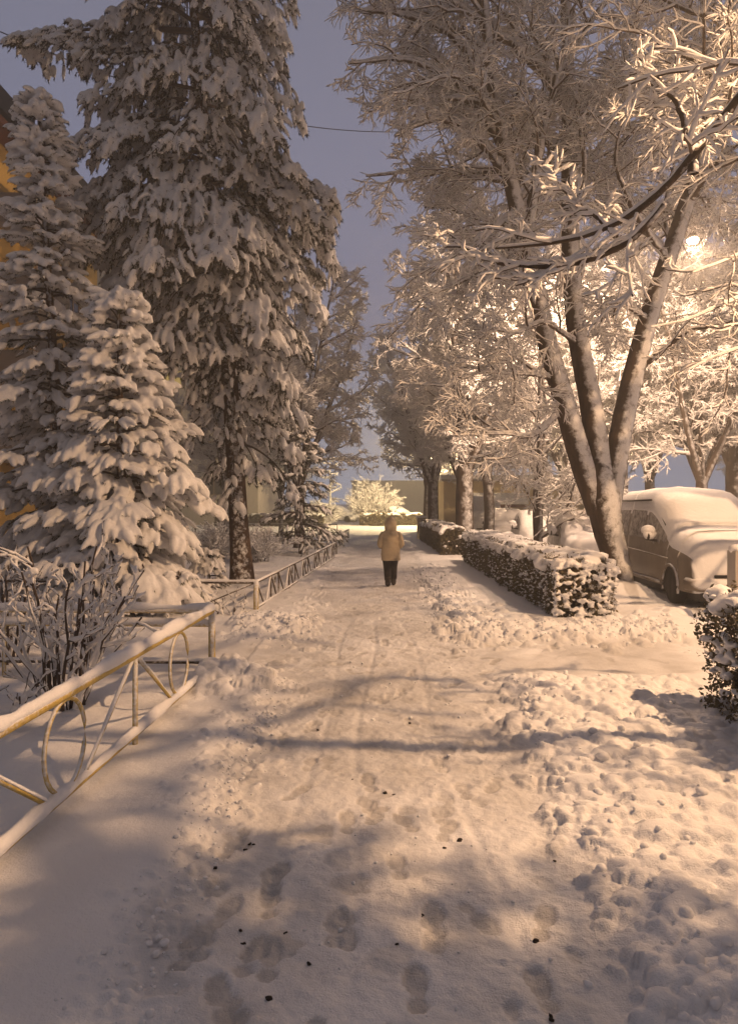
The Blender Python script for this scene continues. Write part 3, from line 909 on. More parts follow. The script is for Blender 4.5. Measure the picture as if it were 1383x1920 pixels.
SEC = [(-.97, 0), (-1.0, .12), (-1.005, .24), (-1.005, .34), (-1.0, .44), (-.99, .52), (-.975, .60), (-.95, .68), (-.93, .74), (-.91, .80), (-.885, .86), (-.85, .92), (-.79, .965), (-.66, .99), (-.4, 1.0), (0, 1.005)]
SEC = SEC + [(-a, b) for a, b in SEC[-2::-1]]

def vehicle(name, label, cat, S, loc, rotz, body_mat, group=None, detail=True, glass='dusted_glass'):
    t = thing(name, label, cat, (0, 0, 0), group)
    pr = np.array(S['prof'])
    step = .05 if detail else .12
    L = pr[-1, 0]
    ys = np.unique(np.concatenate([pr[:, 0], np.arange(0, L, step)]))
    zt = np.interp(ys, pr[:, 0], pr[:, 1]); hw = np.interp(ys, pr[:, 0], pr[:, 2])
    if detail:
        k = np.array([1, 2, 3, 2, 1]) / 9.0
        inner = np.convolve(np.pad(zt, 2, mode='edge'), k, 'valid'); zt[3:-3] = inner[3:-3]
    sec = np.array(SEC)
    hood = smooth01(zt, S['belt'], S['belt'] + .45)[:, None]           # less tumblehome on the bonnet
    fx = sec[None, :, 0] * hood + (np.sign(sec[None, :, 0]) * np.minimum(np.abs(sec[None, :, 0]) * 1.06, 1.0)) * (1 - hood)
    X = fx * hw[:, None]; Z = S['zb'] + sec[None, :, 1] * (zt - S['zb'])[:, None]
    Y = np.broadcast_to(ys[:, None], X.shape)
    V = np.stack([X, Y, Z], -1)
    n, m = X.shape
    idx = np.arange(n * m).reshape(n, m)
    Q = np.stack([idx[:-1, :-1], idx[:-1, 1:], idx[1:, 1:], idx[1:, :-1]], -1).reshape(-1, 4)
    Vf = V.reshape(-1, 3)
    C = Vf[Q].mean(1)
    cut = np.zeros(len(Q), bool)
    for wy in S['wy']:
        cut |= (np.hypot(C[:, 1] - wy, C[:, 2] - S['wr']) < S['wr'] * 1.14) & (np.abs(C[:, 0]) > .6)
    mb = MB(); mb.add(Vf, Q[~cut])
    ends = [np.concatenate([[n_ for n_ in idx[0]]]), idx[-1][::-1]]
    for e in ends:
        c = Vf[e].mean(0); mb.v.append(c[None]); ci = mb.n; mb.n += 1
        mb.t.append(np.stack([np.full(len(e) - 1, ci), e[1:], e[:-1]], 1))
    for sx in (-1, 1):
        for wy in S['wy']:
            th = np.linspace(-.25, pi + .25, 20)
            P = np.stack([np.full(20, sx * (hw.max() - .005)), wy + np.cos(th) * S['wr'] * 1.17, S['wr'] + np.sin(th) * S['wr'] * 1.17], 1)
            mb.tube(P, .028, 6, False)
    mb.build('body', body_mat, t)
    ub = MB(); ub.box((-hw.max() + .2, .1, .14), (hw.max() - .2, L - .1, S['zb'] + .3)); ub.build('underbody', M['trim'], t, False)
    # windows: the same skin, a few millimetres proud
    for sx in (-1, 1):
        s_ = (np.sign(C[:, 0]) == sx) & (C[:, 2] > S['belt'] + .04) & (C[:, 2] < S['top']) & (np.abs(C[:, 0]) > .70) & (C[:, 1] > S['win'][0]) & (C[:, 1] < S['win'][1])
        zlim = np.interp(C[:, 1], pr[:, 0], pr[:, 1]) - .13
        s_ &= C[:, 2] < zlim
        for a, b in ((S['win'][0], S['win'][0] + 1.02), (S['win'][0] + 1.12, S['win'][0] + 2.1), (S['win'][0] + 2.2, S['win'][1])):
            q_ = Q[s_ & (C[:, 1] > a) & (C[:, 1] < b)]
            if not len(q_): continue
            u, inv = np.unique(q_, return_inverse=True)
            w = MB(); w.add(Vf[u] + np.array([sx * .006, 0, .001]), inv.reshape(-1, 4)); w.build('side_window', M[glass], t)
    # wheels
    for sx in (-1, 1):
        for wy in S['wy']:
            xo = sx * (hw.max() - .03); xi = sx * (hw.max() - .23); r = S['wr']
            w = MB(); xs_ = np.array([xi, xi + (xo - xi) * .1, xo - sx * .03, xo, xo - sx * .005, xo - sx * .05])
            P = np.stack([xs_, np.full(6, wy), np.full(6, r)], 1)
            w.tube(P, np.array([r * .8, r, r, r * .93, r * .66, r * .62]), 28, False)
            wo = w.build('wheel', M['rubber'], t)
            rm = MB(); P = np.stack([np.array([xo - sx * .05, xo - sx * .03, xo - sx * .02, xo - sx * .015]), np.full(4, wy), np.full(4, r)], 1)
            rm.tube(P, np.array([r * .64, r * .60, r * .25, r * .08]), 14, True)
            rim = rm.build('rim', M['rim'], t); rim.parent = wo
    # mirrors with caps of snow, bumper, lamps, pillar trim
    my = S['win'][0] + (.35 if L > 4.5 else .30); mz = S['belt'] + .17
    for sx in (-1, 1):
        b = MB(); b.tube(line((sx * hw.max() * .97, my + .02, mz - .12), (sx * (hw.max() + .16), my - .02, mz - .08)), .028, 6)
        blobs(b, np.array([[sx * (hw.max() + .17), my, mz + .0]]), np.array([[.11, .06, .12]]), rng_(2), .03, True)
        mo = b.build('mirror', M['trim'], t)
        s = MB(); blobs(s, np.array([[sx * (hw.max() + .16), my - .02, mz + .09], [sx * (hw.max() + .14), my - .03, mz + .03]]), np.array([[.135, .10, .10], [.13, .075, .13]]), rng_(4), .05, True)
        so = s.build('mirror_snow', M['snow'], t); so.parent = mo
    for sx in (-1, 1):
        tr = MB()
        yy = np.linspace(S['win'][0] + .16, S['win'][0] + .86, 14)
        zz = np.interp(yy, pr[:, 0], pr[:, 1]) - .10
        hx = np.array([np.interp((z - S['zb']) / (np.interp(y, ys, zt) - S['zb']), sec[:16, 1], -sec[:16, 0]) * np.interp(y, ys, hw) for y, z in zip(yy, zz)])
        tr.tube(np.stack([sx * (hx + .012), yy, zz], 1), .024, 6); tr.build('pillar_trim', M['trim'], t)
        if L > 4.5:
            tr = MB(); tr.tube(line((sx * .84, 2.3, 1.93), (sx * .84, 4.6, 1.91)), .02, 6); tr.build('roof_rail', M['trim'], t)
    if L > 4.5:
        tr = MB(); tr.tube(line((-.55, -.03, .60), (.55, -.03, .60)), .03, 6); tr.build('grille', M['trim'], t)
    if detail:
        ct = MB()
        for sx in (-1, 1):
            ct.tube(line((sx * (hw.max() + .004), 1.05, .84), (sx * (hw.max() + .004), 4.7, .93)), .013, 6)
            ct.tube(line((sx * (hw.max() + .004), 1.5, .36), (sx * (hw.max() + .004), 3.4, .36)), .035, 6)
        ct.build('side_moulding', body_mat, t)
        for sx in (-1, 1):
            hl = MB(); blobs(hl, np.array([[sx * .70, .12, .78]]), np.array([[.17, .10, .10]]), rng_(6), .0, True); hl.build('headlight', M['glass'], t)
        bp = MB(); bp.tube(np.array([[-.93, .22, .45], [-.8, .0, .45], [0, -.05, .45], [.8, .0, .45], [.93, .22, .45]]), .12, 10); bp.build('bumper', body_mat, t)
    # the snow lying on bonnet, screen and roof
    jj = np.arange(9, m - 9)
    f = np.abs(sec[jj, 0]) / np.abs(sec[9, 0])
    th = S['snow'] * (1 - f ** 7)
    lump = 1 + .18 * fbm(X[:, jj] * 2.2, Y[:, jj] * 2.2, seed=int(loc[1] * 10)) + .06 * fbm(X[:, jj] * 9, Y[:, jj] * 9, seed=5)
    ef = np.clip(np.minimum(ys / .12, (L - ys) / .12), 0, 1) ** .5
    slope = np.clip(np.gradient(zt, ys), -2, 2)
    T = th[None] * lump * ef[:, None]
    top = np.stack([X[:, jj] * 1.0, Y[:, jj] - T * np.clip(slope, 0, 1)[:, None] * .7, Z[:, jj] + T + .004], -1)
    n2, m2 = top.shape[:2]
    id2 = np.arange(n2 * m2).reshape(n2, m2)
    sn = MB(); sn.add(top.reshape(-1, 3), np.stack([id2[:-1, :-1], id2[:-1, 1:], id2[1:, 1:], id2[1:, :-1]], -1).reshape(-1, 4))
    sn.build('snow_cover', M['snow'], t)
    t.location = loc; t.rotation_euler = (0, 0, rotz)
    return t

vehicle('van', 'silver van dusted with snow, parked behind the big linden trunk', 'van', VAN, (6.50, 12.87, .02), -radians(2), M['van_paint'], 'parked vehicles', True)
vehicle('parked_car', 'snow-covered car parked directly behind the silver van', 'car', CAR, (5.95, 19.2, .02), -radians(6), M['car_side'], 'parked vehicles', False)
vehicle('parked_car', 'snow-covered car seen behind the twin-stemmed tree', 'car', CAR, (5.95, 24.6, .02), -radians(4), M['car_side'], 'parked vehicles', False)
vehicle('parked_car', 'snow-covered car between the twin-stemmed tree and the far van', 'car', CAR, (5.8, 30.2, .02), -radians(3), M['car_side'], 'parked vehicles', False)
vehicle('van', 'snow-covered van parked in front of the porch of the low house', 'van', VAN, (5.75, 36.2, .02), -radians(3), M['car_side'], 'parked vehicles', False)
vehicle('parked_car', 'snow-covered car in the second row, its white roof right below the house window', 'car', CAR, (10.1, 31.5, .02), -radians(8), M['car_side'], 'parked vehicles', False)
vehicle('parked_car', 'dark-sided snowy car beside the gate pillar at the end of the path', 'car', CAR, (3.9, 61.5, .02), radians(52), M['car_side'], 'parked vehicles', False, 'glass')
vehicle('parked_car', 'small snowy car far off, left of the bright bush', 'car', CAR, (-1.0, 70, .02), radians(70), M['car_side'], 'parked vehicles', False, 'glass')

# ------------------------------------------------------------------ the walker
def walker():
    P0 = px(732, 1098, 17.0)
    bx, by = P0[0], 17.0
    bz = GH(bx, by)
    t = thing('person', 'person in a beige hooded coat and black trousers walking away on the path', 'person', (bx, by, bz))
    # one continuous body: pelvis, spine, head, arms with hands, legs (facing +y)
    vs = []; es = []; rs = []
    def add(p, r, parent=None):
        vs.append(p); rs.append(r)
        if parent is not None: es.append((parent, len(vs) - 1))
        return len(vs) - 1
    pel = add((0, 0, .80), .115)
    sp = add((0, .01, .98), .11, pel); ch = add((0, .015, 1.14), .12, sp); nk = add((0, .03, 1.28), .05, ch); hd = add((0, .05, 1.40), .085, nk); tp = add((0, .05, 1.49), .07, hd)
    add((0, .145, 1.385), .016, hd)                       # nose
    for sx in (-1, 1):
        sh = add((sx * .165, .01, 1.20), .055, ch); el = add((sx * .225, -.04, .97), .042, sh); wr = add((sx * .17, .17, .90), .030, el); pm = add((sx * .13, .235, .905), .030, wr)
        for k, (l, o) in enumerate(((.060, -.028), (.070, -.010), (.066, .010), (.052, .028))):
            a = add((sx * .105, .275, .905 + o), .009, pm); b = add((sx * .075, .275 + l * .5, .90 + o), .008, a); add((sx * .05, .27 + l * .3, .895 + o), .007, b)
        th = add((sx * .115, .215, .945), .010, pm); add((sx * .085, .25, .955), .008, th)
    for sx, fy, ky in ((1, .12, .10), (-1, -.16, -.02)):
        hp = add((sx * .085, 0, .74), .088, pel); kn = add((sx * .08, ky + .03, .43), .058, hp); an = add((sx * .075, fy, .095), .042, kn); add((sx * .08, fy + .13, .045), .034, an)
    me = bpy.data.meshes.new('body'); me.from_pydata([Vector(v) for v in vs], es, []); me.update()
    o = bpy.data.objects.new('tmp', me); COL.objects.link(o)
    md = o.modifiers.new('s', 'SKIN'); o.modifiers.new('u', 'SUBSURF').levels = 2
    sv = me.skin_vertices[0].data
    for v, r in zip(sv, rs): v.radius = (r, r)
    sv[0].use_root = True
    dg = bpy.context.evaluated_depsgraph_get()
    out = bpy.data.meshes.new_from_object(o.evaluated_get(dg)); out.materials.clear(); out.materials.append(M['skin'])
    out.polygons.foreach_set('use_smooth', np.ones(len(out.polygons), bool))
    bpy.data.objects.remove(o)
    b = link('body', out, t)
    def loft(name, secs, mat, seed, closed=True, amp=.020, nseg=28, zsub=5):
        """secs: z, cx, cy, rx, ry; folds from noise"""
        s = np.array(secs, float)
        u = np.linspace(0, len(s) - 1, (len(s) - 1) * zsub + 1)
        S = np.stack([np.interp(u, np.arange(len(s)), s[:, k]) for k in range(5)], 1)
        for _ in range(2):
            S[1:-1] = (S[:-2] + 2 * S[1:-1] + S[2:]) / 4
        a = np.arange(nseg) / nseg * 2 * pi
        X = S[:, 1:2] + S[:, 3:4] * np.cos(a); Y = S[:, 2:3] + S[:, 4:5] * np.sin(a); Z = np.broadcast_to(S[:, 0:1], X.shape)
        nz = amp * fbm(X * 6, Z * 14, Y * 6, seed=seed)
        X = X + nz * np.cos(a); Y = Y + nz * np.sin(a)
        V = np.stack([X, Y, Z], -1); n = len(S)
        idx = np.arange(n * nseg).reshape(n, nseg)
        Q = np.stack([idx[:-1], np.roll(idx[:-1], -1, 1), np.roll(idx[1:], -1, 1), idx[1:]], -1).reshape(-1, 4)
        mb = MB(); mb.add(V.reshape(-1, 3) , Q)
        if closed:
            for ring, fl in ((0, 1), (n - 1, 0)):
                c = V[ring].mean(0); mb.v.append(c[None]); ci = mb.n; mb.n += 1
                r = idx[ring]; nx = np.roll(r, -1)
                mb.t.append(np.stack([np.full(nseg, ci), nx, r] if fl else [np.full(nseg, ci), r, nx], 1))
        return mb
    mb = loft('coat', [(.575, 0, .0, .215, .165), (.62, 0, 0, .222, .172), (.78, 0, 0, .215, .165), (.95, 0, 0, .20, .152), (1.08, 0, .0, .205, .15), (1.17, 0, .01, .205, .14), (1.235, 0, .02, .155, .115), (1.27, 0, .03, .10, .09)], None, 3)
    for sx in (-1, 1):
        mb.tube(np.array([[sx * .155, .01, 1.205], [sx * .20, -.005, 1.12], [sx * .235, -.03, 1.0], [sx * .245, -.04, .94], [sx * .225, .03, .90], [sx * .19, .12, .89], [sx * .17, .165, .90]]),
                np.array([.060, .074, .070, .068, .062, .054, .05]), 14, True)
    coat = mb.build('coat', M['coat'], None)
    coat.parent = t
    mb = loft('hood', [(1.22, 0, .01, .115, .10), (1.28, 0, .0, .135, .125), (1.36, 0, .0, .140, .140), (1.44, 0, .005, .132, .135), (1.50, 0, .01, .105, .105), (1.545, 0, .0, .065, .06), (1.575, 0, -.02, .02, .02)], None, 8, True, .008)
    # open the hood at the face
    V = np.concatenate(mb.v); Q = np.concatenate(mb.q); C = V[Q].mean(1)
    keep = ~((C[:, 1] > .085) & (C[:, 2] > 1.30) & (C[:, 2] < 1.47))
    mb.q = [Q[keep]]
    hood = mb.build('hood', M['coat'], None); hood.parent = t
    mb = MB()
    for sx, fy, ky in ((1, .12, .10), (-1, -.16, -.02)):
        mb.tube(np.array([[sx * .07, 0, .80], [sx * .085, .01, .70], [sx * .085, ky * .7, .56], [sx * .08, ky + .03, .43], [sx * .077, (ky + fy) / 2 + .01, .28], [sx * .075, fy, .15]]),
                np.array([.10, .115, .098, .085, .078, .076]), 16, True)
    tr = mb.build('trousers', M['trousers'], None); tr.parent = t
    for sx, fy in ((1, .12), (-1, -.16)):
        mb = MB(); mb.tube(np.array([[sx * .075, fy, .22], [sx * .075, fy, .12], [sx * .076, fy + .01, .06]]), np.array([.064, .062, .064]), 14)
        mb.tube(np.array([[sx * .077, fy - .075, .045], [sx * .077, fy - .04, .05], [sx * .078, fy + .06, .055], [sx * .08, fy + .14, .045], [sx * .08, fy + .18, .035]]), np.array([.035, .052, .054, .048, .02]), 14)
        bo = mb.build('boot', M['boots'], None); bo.parent = t
    ey = MB()
    for sx in (-1, 1):
        blobs(ey, np.array([[sx * .032, .125, 1.41]]), np.array([[.012, .008, .009]]), rng_(1), 0, True)
    eo = ey.build('eyes', M['hair'], None); eo.parent = t
    mo = MB(); blobs(mo, np.array([[0, .128, 1.345]]), np.array([[.022, .008, .006]]), rng_(1), 0, True); m_ = mo.build('mouth', M['rim'], None); m_.parent = t
    hr = MB(); blobs(hr, np.array([[0, .04, 1.455], [.06, .085, 1.42], [-.06, .085, 1.42]]), np.array([[.092, .085, .05], [.022, .03, .07], [.022, .03, .07]]), rng_(1), .02, True)
    h_ = hr.build('hair', M['hair'], None); h_.parent = t
    t.rotation_euler = (0, 0, radians(3))
walker()

# ------------------------------------------------------------------ hedges
def hedge(label, x0, x1, y0, y1, h, seed, leaves, snow_front=200, side_snow=900, voxel=.035, loose=0.0, pad=1.0, group='clipped hedges along the path', vis_leaf=.026):
    q = rng_(seed)
    base = ((x0 + x1) / 2, y0, 0)
    t = thing('hedge', label, 'hedge', base, group)
    # inner mass of branches
    mb = MB()
    nx, ny, nz = 5, max(6, int((y1 - y0) / .25)), 6
    d = .17
    mbx = MB()
    n = int(90 * (y1 - y0) * (x1 - x0) / .9)
    P0 = np.stack([q.uniform(x0 + .2, x1 - .2, n), q.uniform(y0 + .15, y1 - .15, n), np.zeros(n)], 1)
    tip = P0 + np.stack([q.normal(0, .28, n), q.normal(0, .25, n), q.uniform(.5, 1.0, n) * h], 1)
    tip[:, 0] = np.clip(tip[:, 0], x0, x1); tip[:, 1] = np.clip(tip[:, 1], y0, y1 + .05)
    tt = np.linspace(0, 1, 5)[None, :, None]
    P = P0[:, None] * (1 - tt) + tip[:, None] * tt + q.normal(0, .03, (n, 5, 3))
    mbx.tube(P, np.linspace(.012, .004, 5)[None].repeat(n, 0), 4, False)
    mbx.build('branches', M['twig'], t)
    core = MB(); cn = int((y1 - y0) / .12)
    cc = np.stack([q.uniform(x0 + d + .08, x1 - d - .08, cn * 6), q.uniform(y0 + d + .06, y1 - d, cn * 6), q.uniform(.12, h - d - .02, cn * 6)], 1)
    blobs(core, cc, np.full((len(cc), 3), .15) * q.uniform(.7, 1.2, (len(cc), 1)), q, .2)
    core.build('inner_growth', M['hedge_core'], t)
    # leaves in the outer shell
    def shell(n, face):
        a = q.random(n); b = q.random(n) ** .9; dep = np.abs(q.normal(0, .075, n)) - .02 - .05 * loose * q.random(n)
        wob = .08 * vnoise(a * 2.5 * (y1 - y0), b * 4, seed=seed) + .03 * vnoise(a * 9 * (y1 - y0), b * 9, seed=seed)
        rnd = .13 * smooth01(b, .80, 1.0) ** 2
        if face in 'lrnf': dep = dep + rnd
        if face == 'l': return np.stack([x0 + dep + wob, y0 + a * (y1 - y0), .04 + b * (h - .04)], 1)
        if face == 'r': return np.stack([x1 - dep + wob, y0 + a * (y1 - y0), .04 + b * (h - .04)], 1)
        if face == 'n': return np.stack([x0 + a * (x1 - x0), y0 + dep + wob, .04 + b * (h - .04)], 1)
        if face == 'f': return np.stack([x0 + a * (x1 - x0), y1 - dep + wob, .04 + b * (h - .04)], 1)
        return np.stack([x0 + a * (x1 - x0), y0 + q.random(n) * (y1 - y0), h - dep + wob], 1)
    A = {'l': (y1 - y0) * h, 'r': (y1 - y0) * h * .4, 'n': (x1 - x0) * h * 1.4, 'f': (x1 - x0) * h * 1.0, 't': (y1 - y0) * (x1 - x0) * .5}
    tot = sum(A.values())
    C = np.concatenate([shell(int(leaves * A[k] / tot), k) for k in A])
    lf = MB(); leaf_cloud(lf, C, vis_leaf, q, .5); lf.build('leaves', M['hedge_leaf'], t, False)
    # snow: slab on top, pads on the near end, flecks along the sides
    sb = MB()
    n = int((y1 - y0) * (x1 - x0) * 75)
    tx = q.uniform(x0 - .03, x1 + .03, n); ty = q.uniform(y0 - .03, y1 + .03, n)
    tz = h + .03 + .055 * vnoise(tx * 1.6, ty * 1.6, seed=seed + 3) + .02 * vnoise(tx * 6, ty * 6, seed=seed + 4)
    ed = np.minimum(np.minimum(tx - x0, x1 - tx), np.minimum(ty - y0, y1 - ty))
    tz = tz - .13 * np.clip(1 - ed / .16, 0, 1.3) ** 2
    s = q.uniform(.07, .14, n)
    blobs(sb, np.stack([tx, ty, tz], 1), np.stack([s, s, s * .62], 1), q, .15)
    me = remesh(sb, voxel, 'snow_cap', base, 2); me.materials.append(M['snow']); link('snow_cap', me, t)
    pb = MB()
    if snow_front:
        n = snow_front
        a = q.uniform(x0 - .02, x1 + .05, n); z = q.uniform(.06, h, n) + .03 * np.sin(a * 9); y = y0 - .01 + q.normal(0, .045, n)
        s = .014 + .044 * q.random(n) ** 1.6
        blobs(pb, np.stack([a, y, z], 1), np.stack([s * 1.2, s, s * .72], 1), q, .17, True)
    if side_snow:
        n = side_snow
        y = y0 + (y1 - y0) * q.random(n) ** 1.2; z = h * (1 - q.random(n) ** 1.7 * .95)
        s = (.006 + .026 * q.random(n) ** 2) * pad
        blobs(pb, np.stack([x0 - .01 + q.normal(0, .03, n), y, z], 1), np.stack([s, s * 1.3, s * .7], 1), q, .22)
    if pb.n:
        me = remesh(pb, .014 if voxel < .05 else .03, 'snow_pads', base, 2, .5); me.materials.append(M['snow']); link('snow_pads', me, t)['kind'] = 'stuff'
    return t
hedge('long hedge with a thick snow cap and snow-padded near end, left of the linden', 2.97, 3.90, 11.9, 23.5, .96, 3, 60000, 330, 4600)
hedge('shorter snow-capped hedge farther down the path beyond the dark trunk', 2.55, 3.35, 26.2, 37.0, .98, 5, 16000, 60, 300, .05, vis_leaf=.05)
hedge('loose leafy hedge with snow on top at the near right edge', 3.05, 3.95, 3.0, 6.75, 1.10, 7, 15000, 230, 700, .03, 1.6, 1.9)
for (x0, x1, y, lab) in ((-12, -3.6, 58, 'far low hedge on the left lit beyond the fences'), (-.7, 4.2, 60, 'far low hedge below the bright bush')):
    hedge(lab, x0, x1, y, y + .9, 1.0 if x0 > -5 else .95, 9, 5000, 60, 0, .08, vis_leaf=.10, group='low hedges at the end of the path')

# rounded mound of snow over something beside the linden
def mound():
    x, y = 4.72, 11.6
    mb = MB(); blobs(mb, np.array([[x, y, .10], [x + .16, y + .1, .12], [x - .12, y + .06, .08]]), np.array([[.26, .22, .18], [.2, .2, .16], [.2, .18, .14]]), rng_(5), .02, True)
    me = remesh(mb, .02, 'snow_mound', (x, y, 0), 6); me.materials.append(M['snow'])
    tag(link('snow_mound', me, None, (x, y, 0)), 'smooth rounded snow mound on the ground below the van wheel', 'snow mound')
mound()

# ------------------------------------------------------------------ bare trees under snow
def resample(pts, n, smooth=2):
    p = np.asarray(pts, float)
    s = np.concatenate([[0], np.cumsum(np.linalg.norm(np.diff(p[:, :3], axis=0), axis=1))])
    u = np.linspace(0, s[-1], n)
    o = np.stack([np.interp(u, s, p[:, k]) for k in range(p.shape[1])], 1)
    for _ in range(smooth):
        o[1:-1] = (o[:-2] + 2 * o[1:-1] + o[2:]) / 4
    return o

def sprout(q, P, R, Ls, n_per, t0, t1, ratio, ang, ang_sd, nseg, up=0.0, wander=.12, rmin=.004, rk=.6, minlen=.12, flat=0.0, tpow=1.0):
    """children for every parent polyline P[B,n,3] with radii R[B,n] and lengths Ls[B]"""
    B, n, _ = P.shape
    t = t0 + (t1 - t0) * ((np.arange(n_per)[None] + q.random((B, n_per))) / n_per) ** tpow
    t = t.ravel(); pi_ = np.repeat(np.arange(B), n_per)
    f = t * (n - 1); i = np.minimum(f.astype(int), n - 2); w = (f - i)[:, None]
    pos = P[pi_, i] * (1 - w) + P[pi_, i + 1] * w
    tan = norm(P[pi_, i + 1] - P[pi_, i])
    rad = R[pi_, i] * (1 - w[:, 0]) + R[pi_, i + 1] * w[:, 0]
    rv = q.normal(0, 1, (len(t), 3)); rv[:, 2] *= (1 - flat)
    perp = norm(np.cross(tan, rv))
    a = np.radians(q.normal(ang, ang_sd, len(t)))[:, None]
    d = norm(np.cos(a) * tan + np.sin(a) * perp)
    L = np.maximum(Ls[pi_] * ratio * (1 - .55 * t) * q.uniform(.65, 1.35, len(t)), minlen)
    C = len(t)
    out = np.zeros((C, nseg + 1, 3)); out[:, 0] = pos
    upv = np.array([0, 0, 1.0]) * up
    for k in range(nseg):
        d = norm(d + upv / nseg + q.normal(0, wander, (C, 3)))
        out[:, k + 1] = out[:, k] + d * (L / nseg)[:, None]
    r0 = np.minimum(rad * .75, np.maximum(rk * .018 * L, rmin * 1.3))
    R2 = r0[:, None] * (1 - np.linspace(0, 1, nseg + 1)[None] * .78)
    return out, np.maximum(R2, rmin * .8), L

def clear_of_lamp(P, d=20.0, x=1298.0, y=455.0, rad=15.0):
    """branches trimmed back from in front of the lamp"""
    u = 691.5 + P[..., 0] / np.maximum(P[..., 1], .1) * F; v = HZ - (P[..., 2] - CAM_H) / np.maximum(P[..., 1], .1) * F
    return ~np.any((np.hypot(u - x, v - y) < rad) & (P[..., 1] < d), axis=1)

def snow_on(q, P, R, extra, hk=.35, maxr=None):
    """piled snow: a softer tube riding on top of each branch"""
    T = norm(np.gradient(P, axis=1))
    hz = np.sqrt(np.clip(1 - T[..., 2] ** 2, 0, 1))
    lump = 1 + .22 * vnoise(P[..., 0] * 9, P[..., 1] * 9, P[..., 2] * 9, seed=3)
    rs = (R * .80 + extra) * (hk + (1 - hk) * hz) * lump
    off = (R * .55 + rs * .60) * (hz * .8 + .2)
    C = P.copy(); C[..., 2] += off
    rs = rs * np.linspace(1.08, .62, rs.shape[1])[None]; rs[:, -1] *= .5
    return C, rs

def add_bark(mb, P, R, sides, seed=0, amp=0.0):
    if amp:
        pass
    V, Q = tubes(P, R, sides)
    if amp:
        B, n, _ = P.shape
        c = np.repeat(P.reshape(-1, 3), sides, 0)
        d = V - c; nz = fbm(V[:, 0] * 5, V[:, 1] * 5, V[:, 2] * 1.6, seed=seed) * .7 + .3 * fbm(V[:, 0] * 16, V[:, 1] * 16, V[:, 2] * 6, seed=seed + 3)
        V = c + d * (1 + amp * nz)[:, None]
    mb.add(V, Q)

def refine(P, R, q, k=3):
    """smooth a coarse limb through its points and roughen it a little"""
    B, n, _ = P.shape
    Pe = np.concatenate([2 * P[:, :1] - P[:, 1:2], P, 2 * P[:, -1:] - P[:, -2:-1]], 1)
    u = np.linspace(0, n - 1, (n - 1) * k + 1)
    i = np.minimum(u.astype(int), n - 2); f = (u - i)[None, :, None]
    a, b, c, d = Pe[:, i], Pe[:, i + 1], Pe[:, i + 2], Pe[:, i + 3]
    O = .5 * (2 * b + (c - a) * f + (2 * a - 5 * b + 4 * c - d) * f ** 2 + (3 * b - a - 3 * c + d) * f ** 3)
    Rr = R[:, i] * (1 - f[..., 0]) + R[:, i + 1] * f[..., 0]
    O[:, 1:-1] += q.normal(0, .10, (B, len(u) - 2, 3)) * Rr[:, 1:-1, None]
    return O, Rr * (1 + .10 * q.normal(0, 1, Rr.shape)).clip(.75, 1.25)

def tree_object(name, label, cat, loc, group, trunk, crown, snow, bark='bark', twig='twig'):
    t = thing(name, label, cat, loc, group)
    parts = [trunk.build('trunk', M[bark], t)]
    if crown.n: parts.append(crown.build('crown', M[twig], t))
    if snow.n: parts.append(snow.build('snow_load', M['snow_tree'], t))
    KIDS[t.name] = parts
    return t

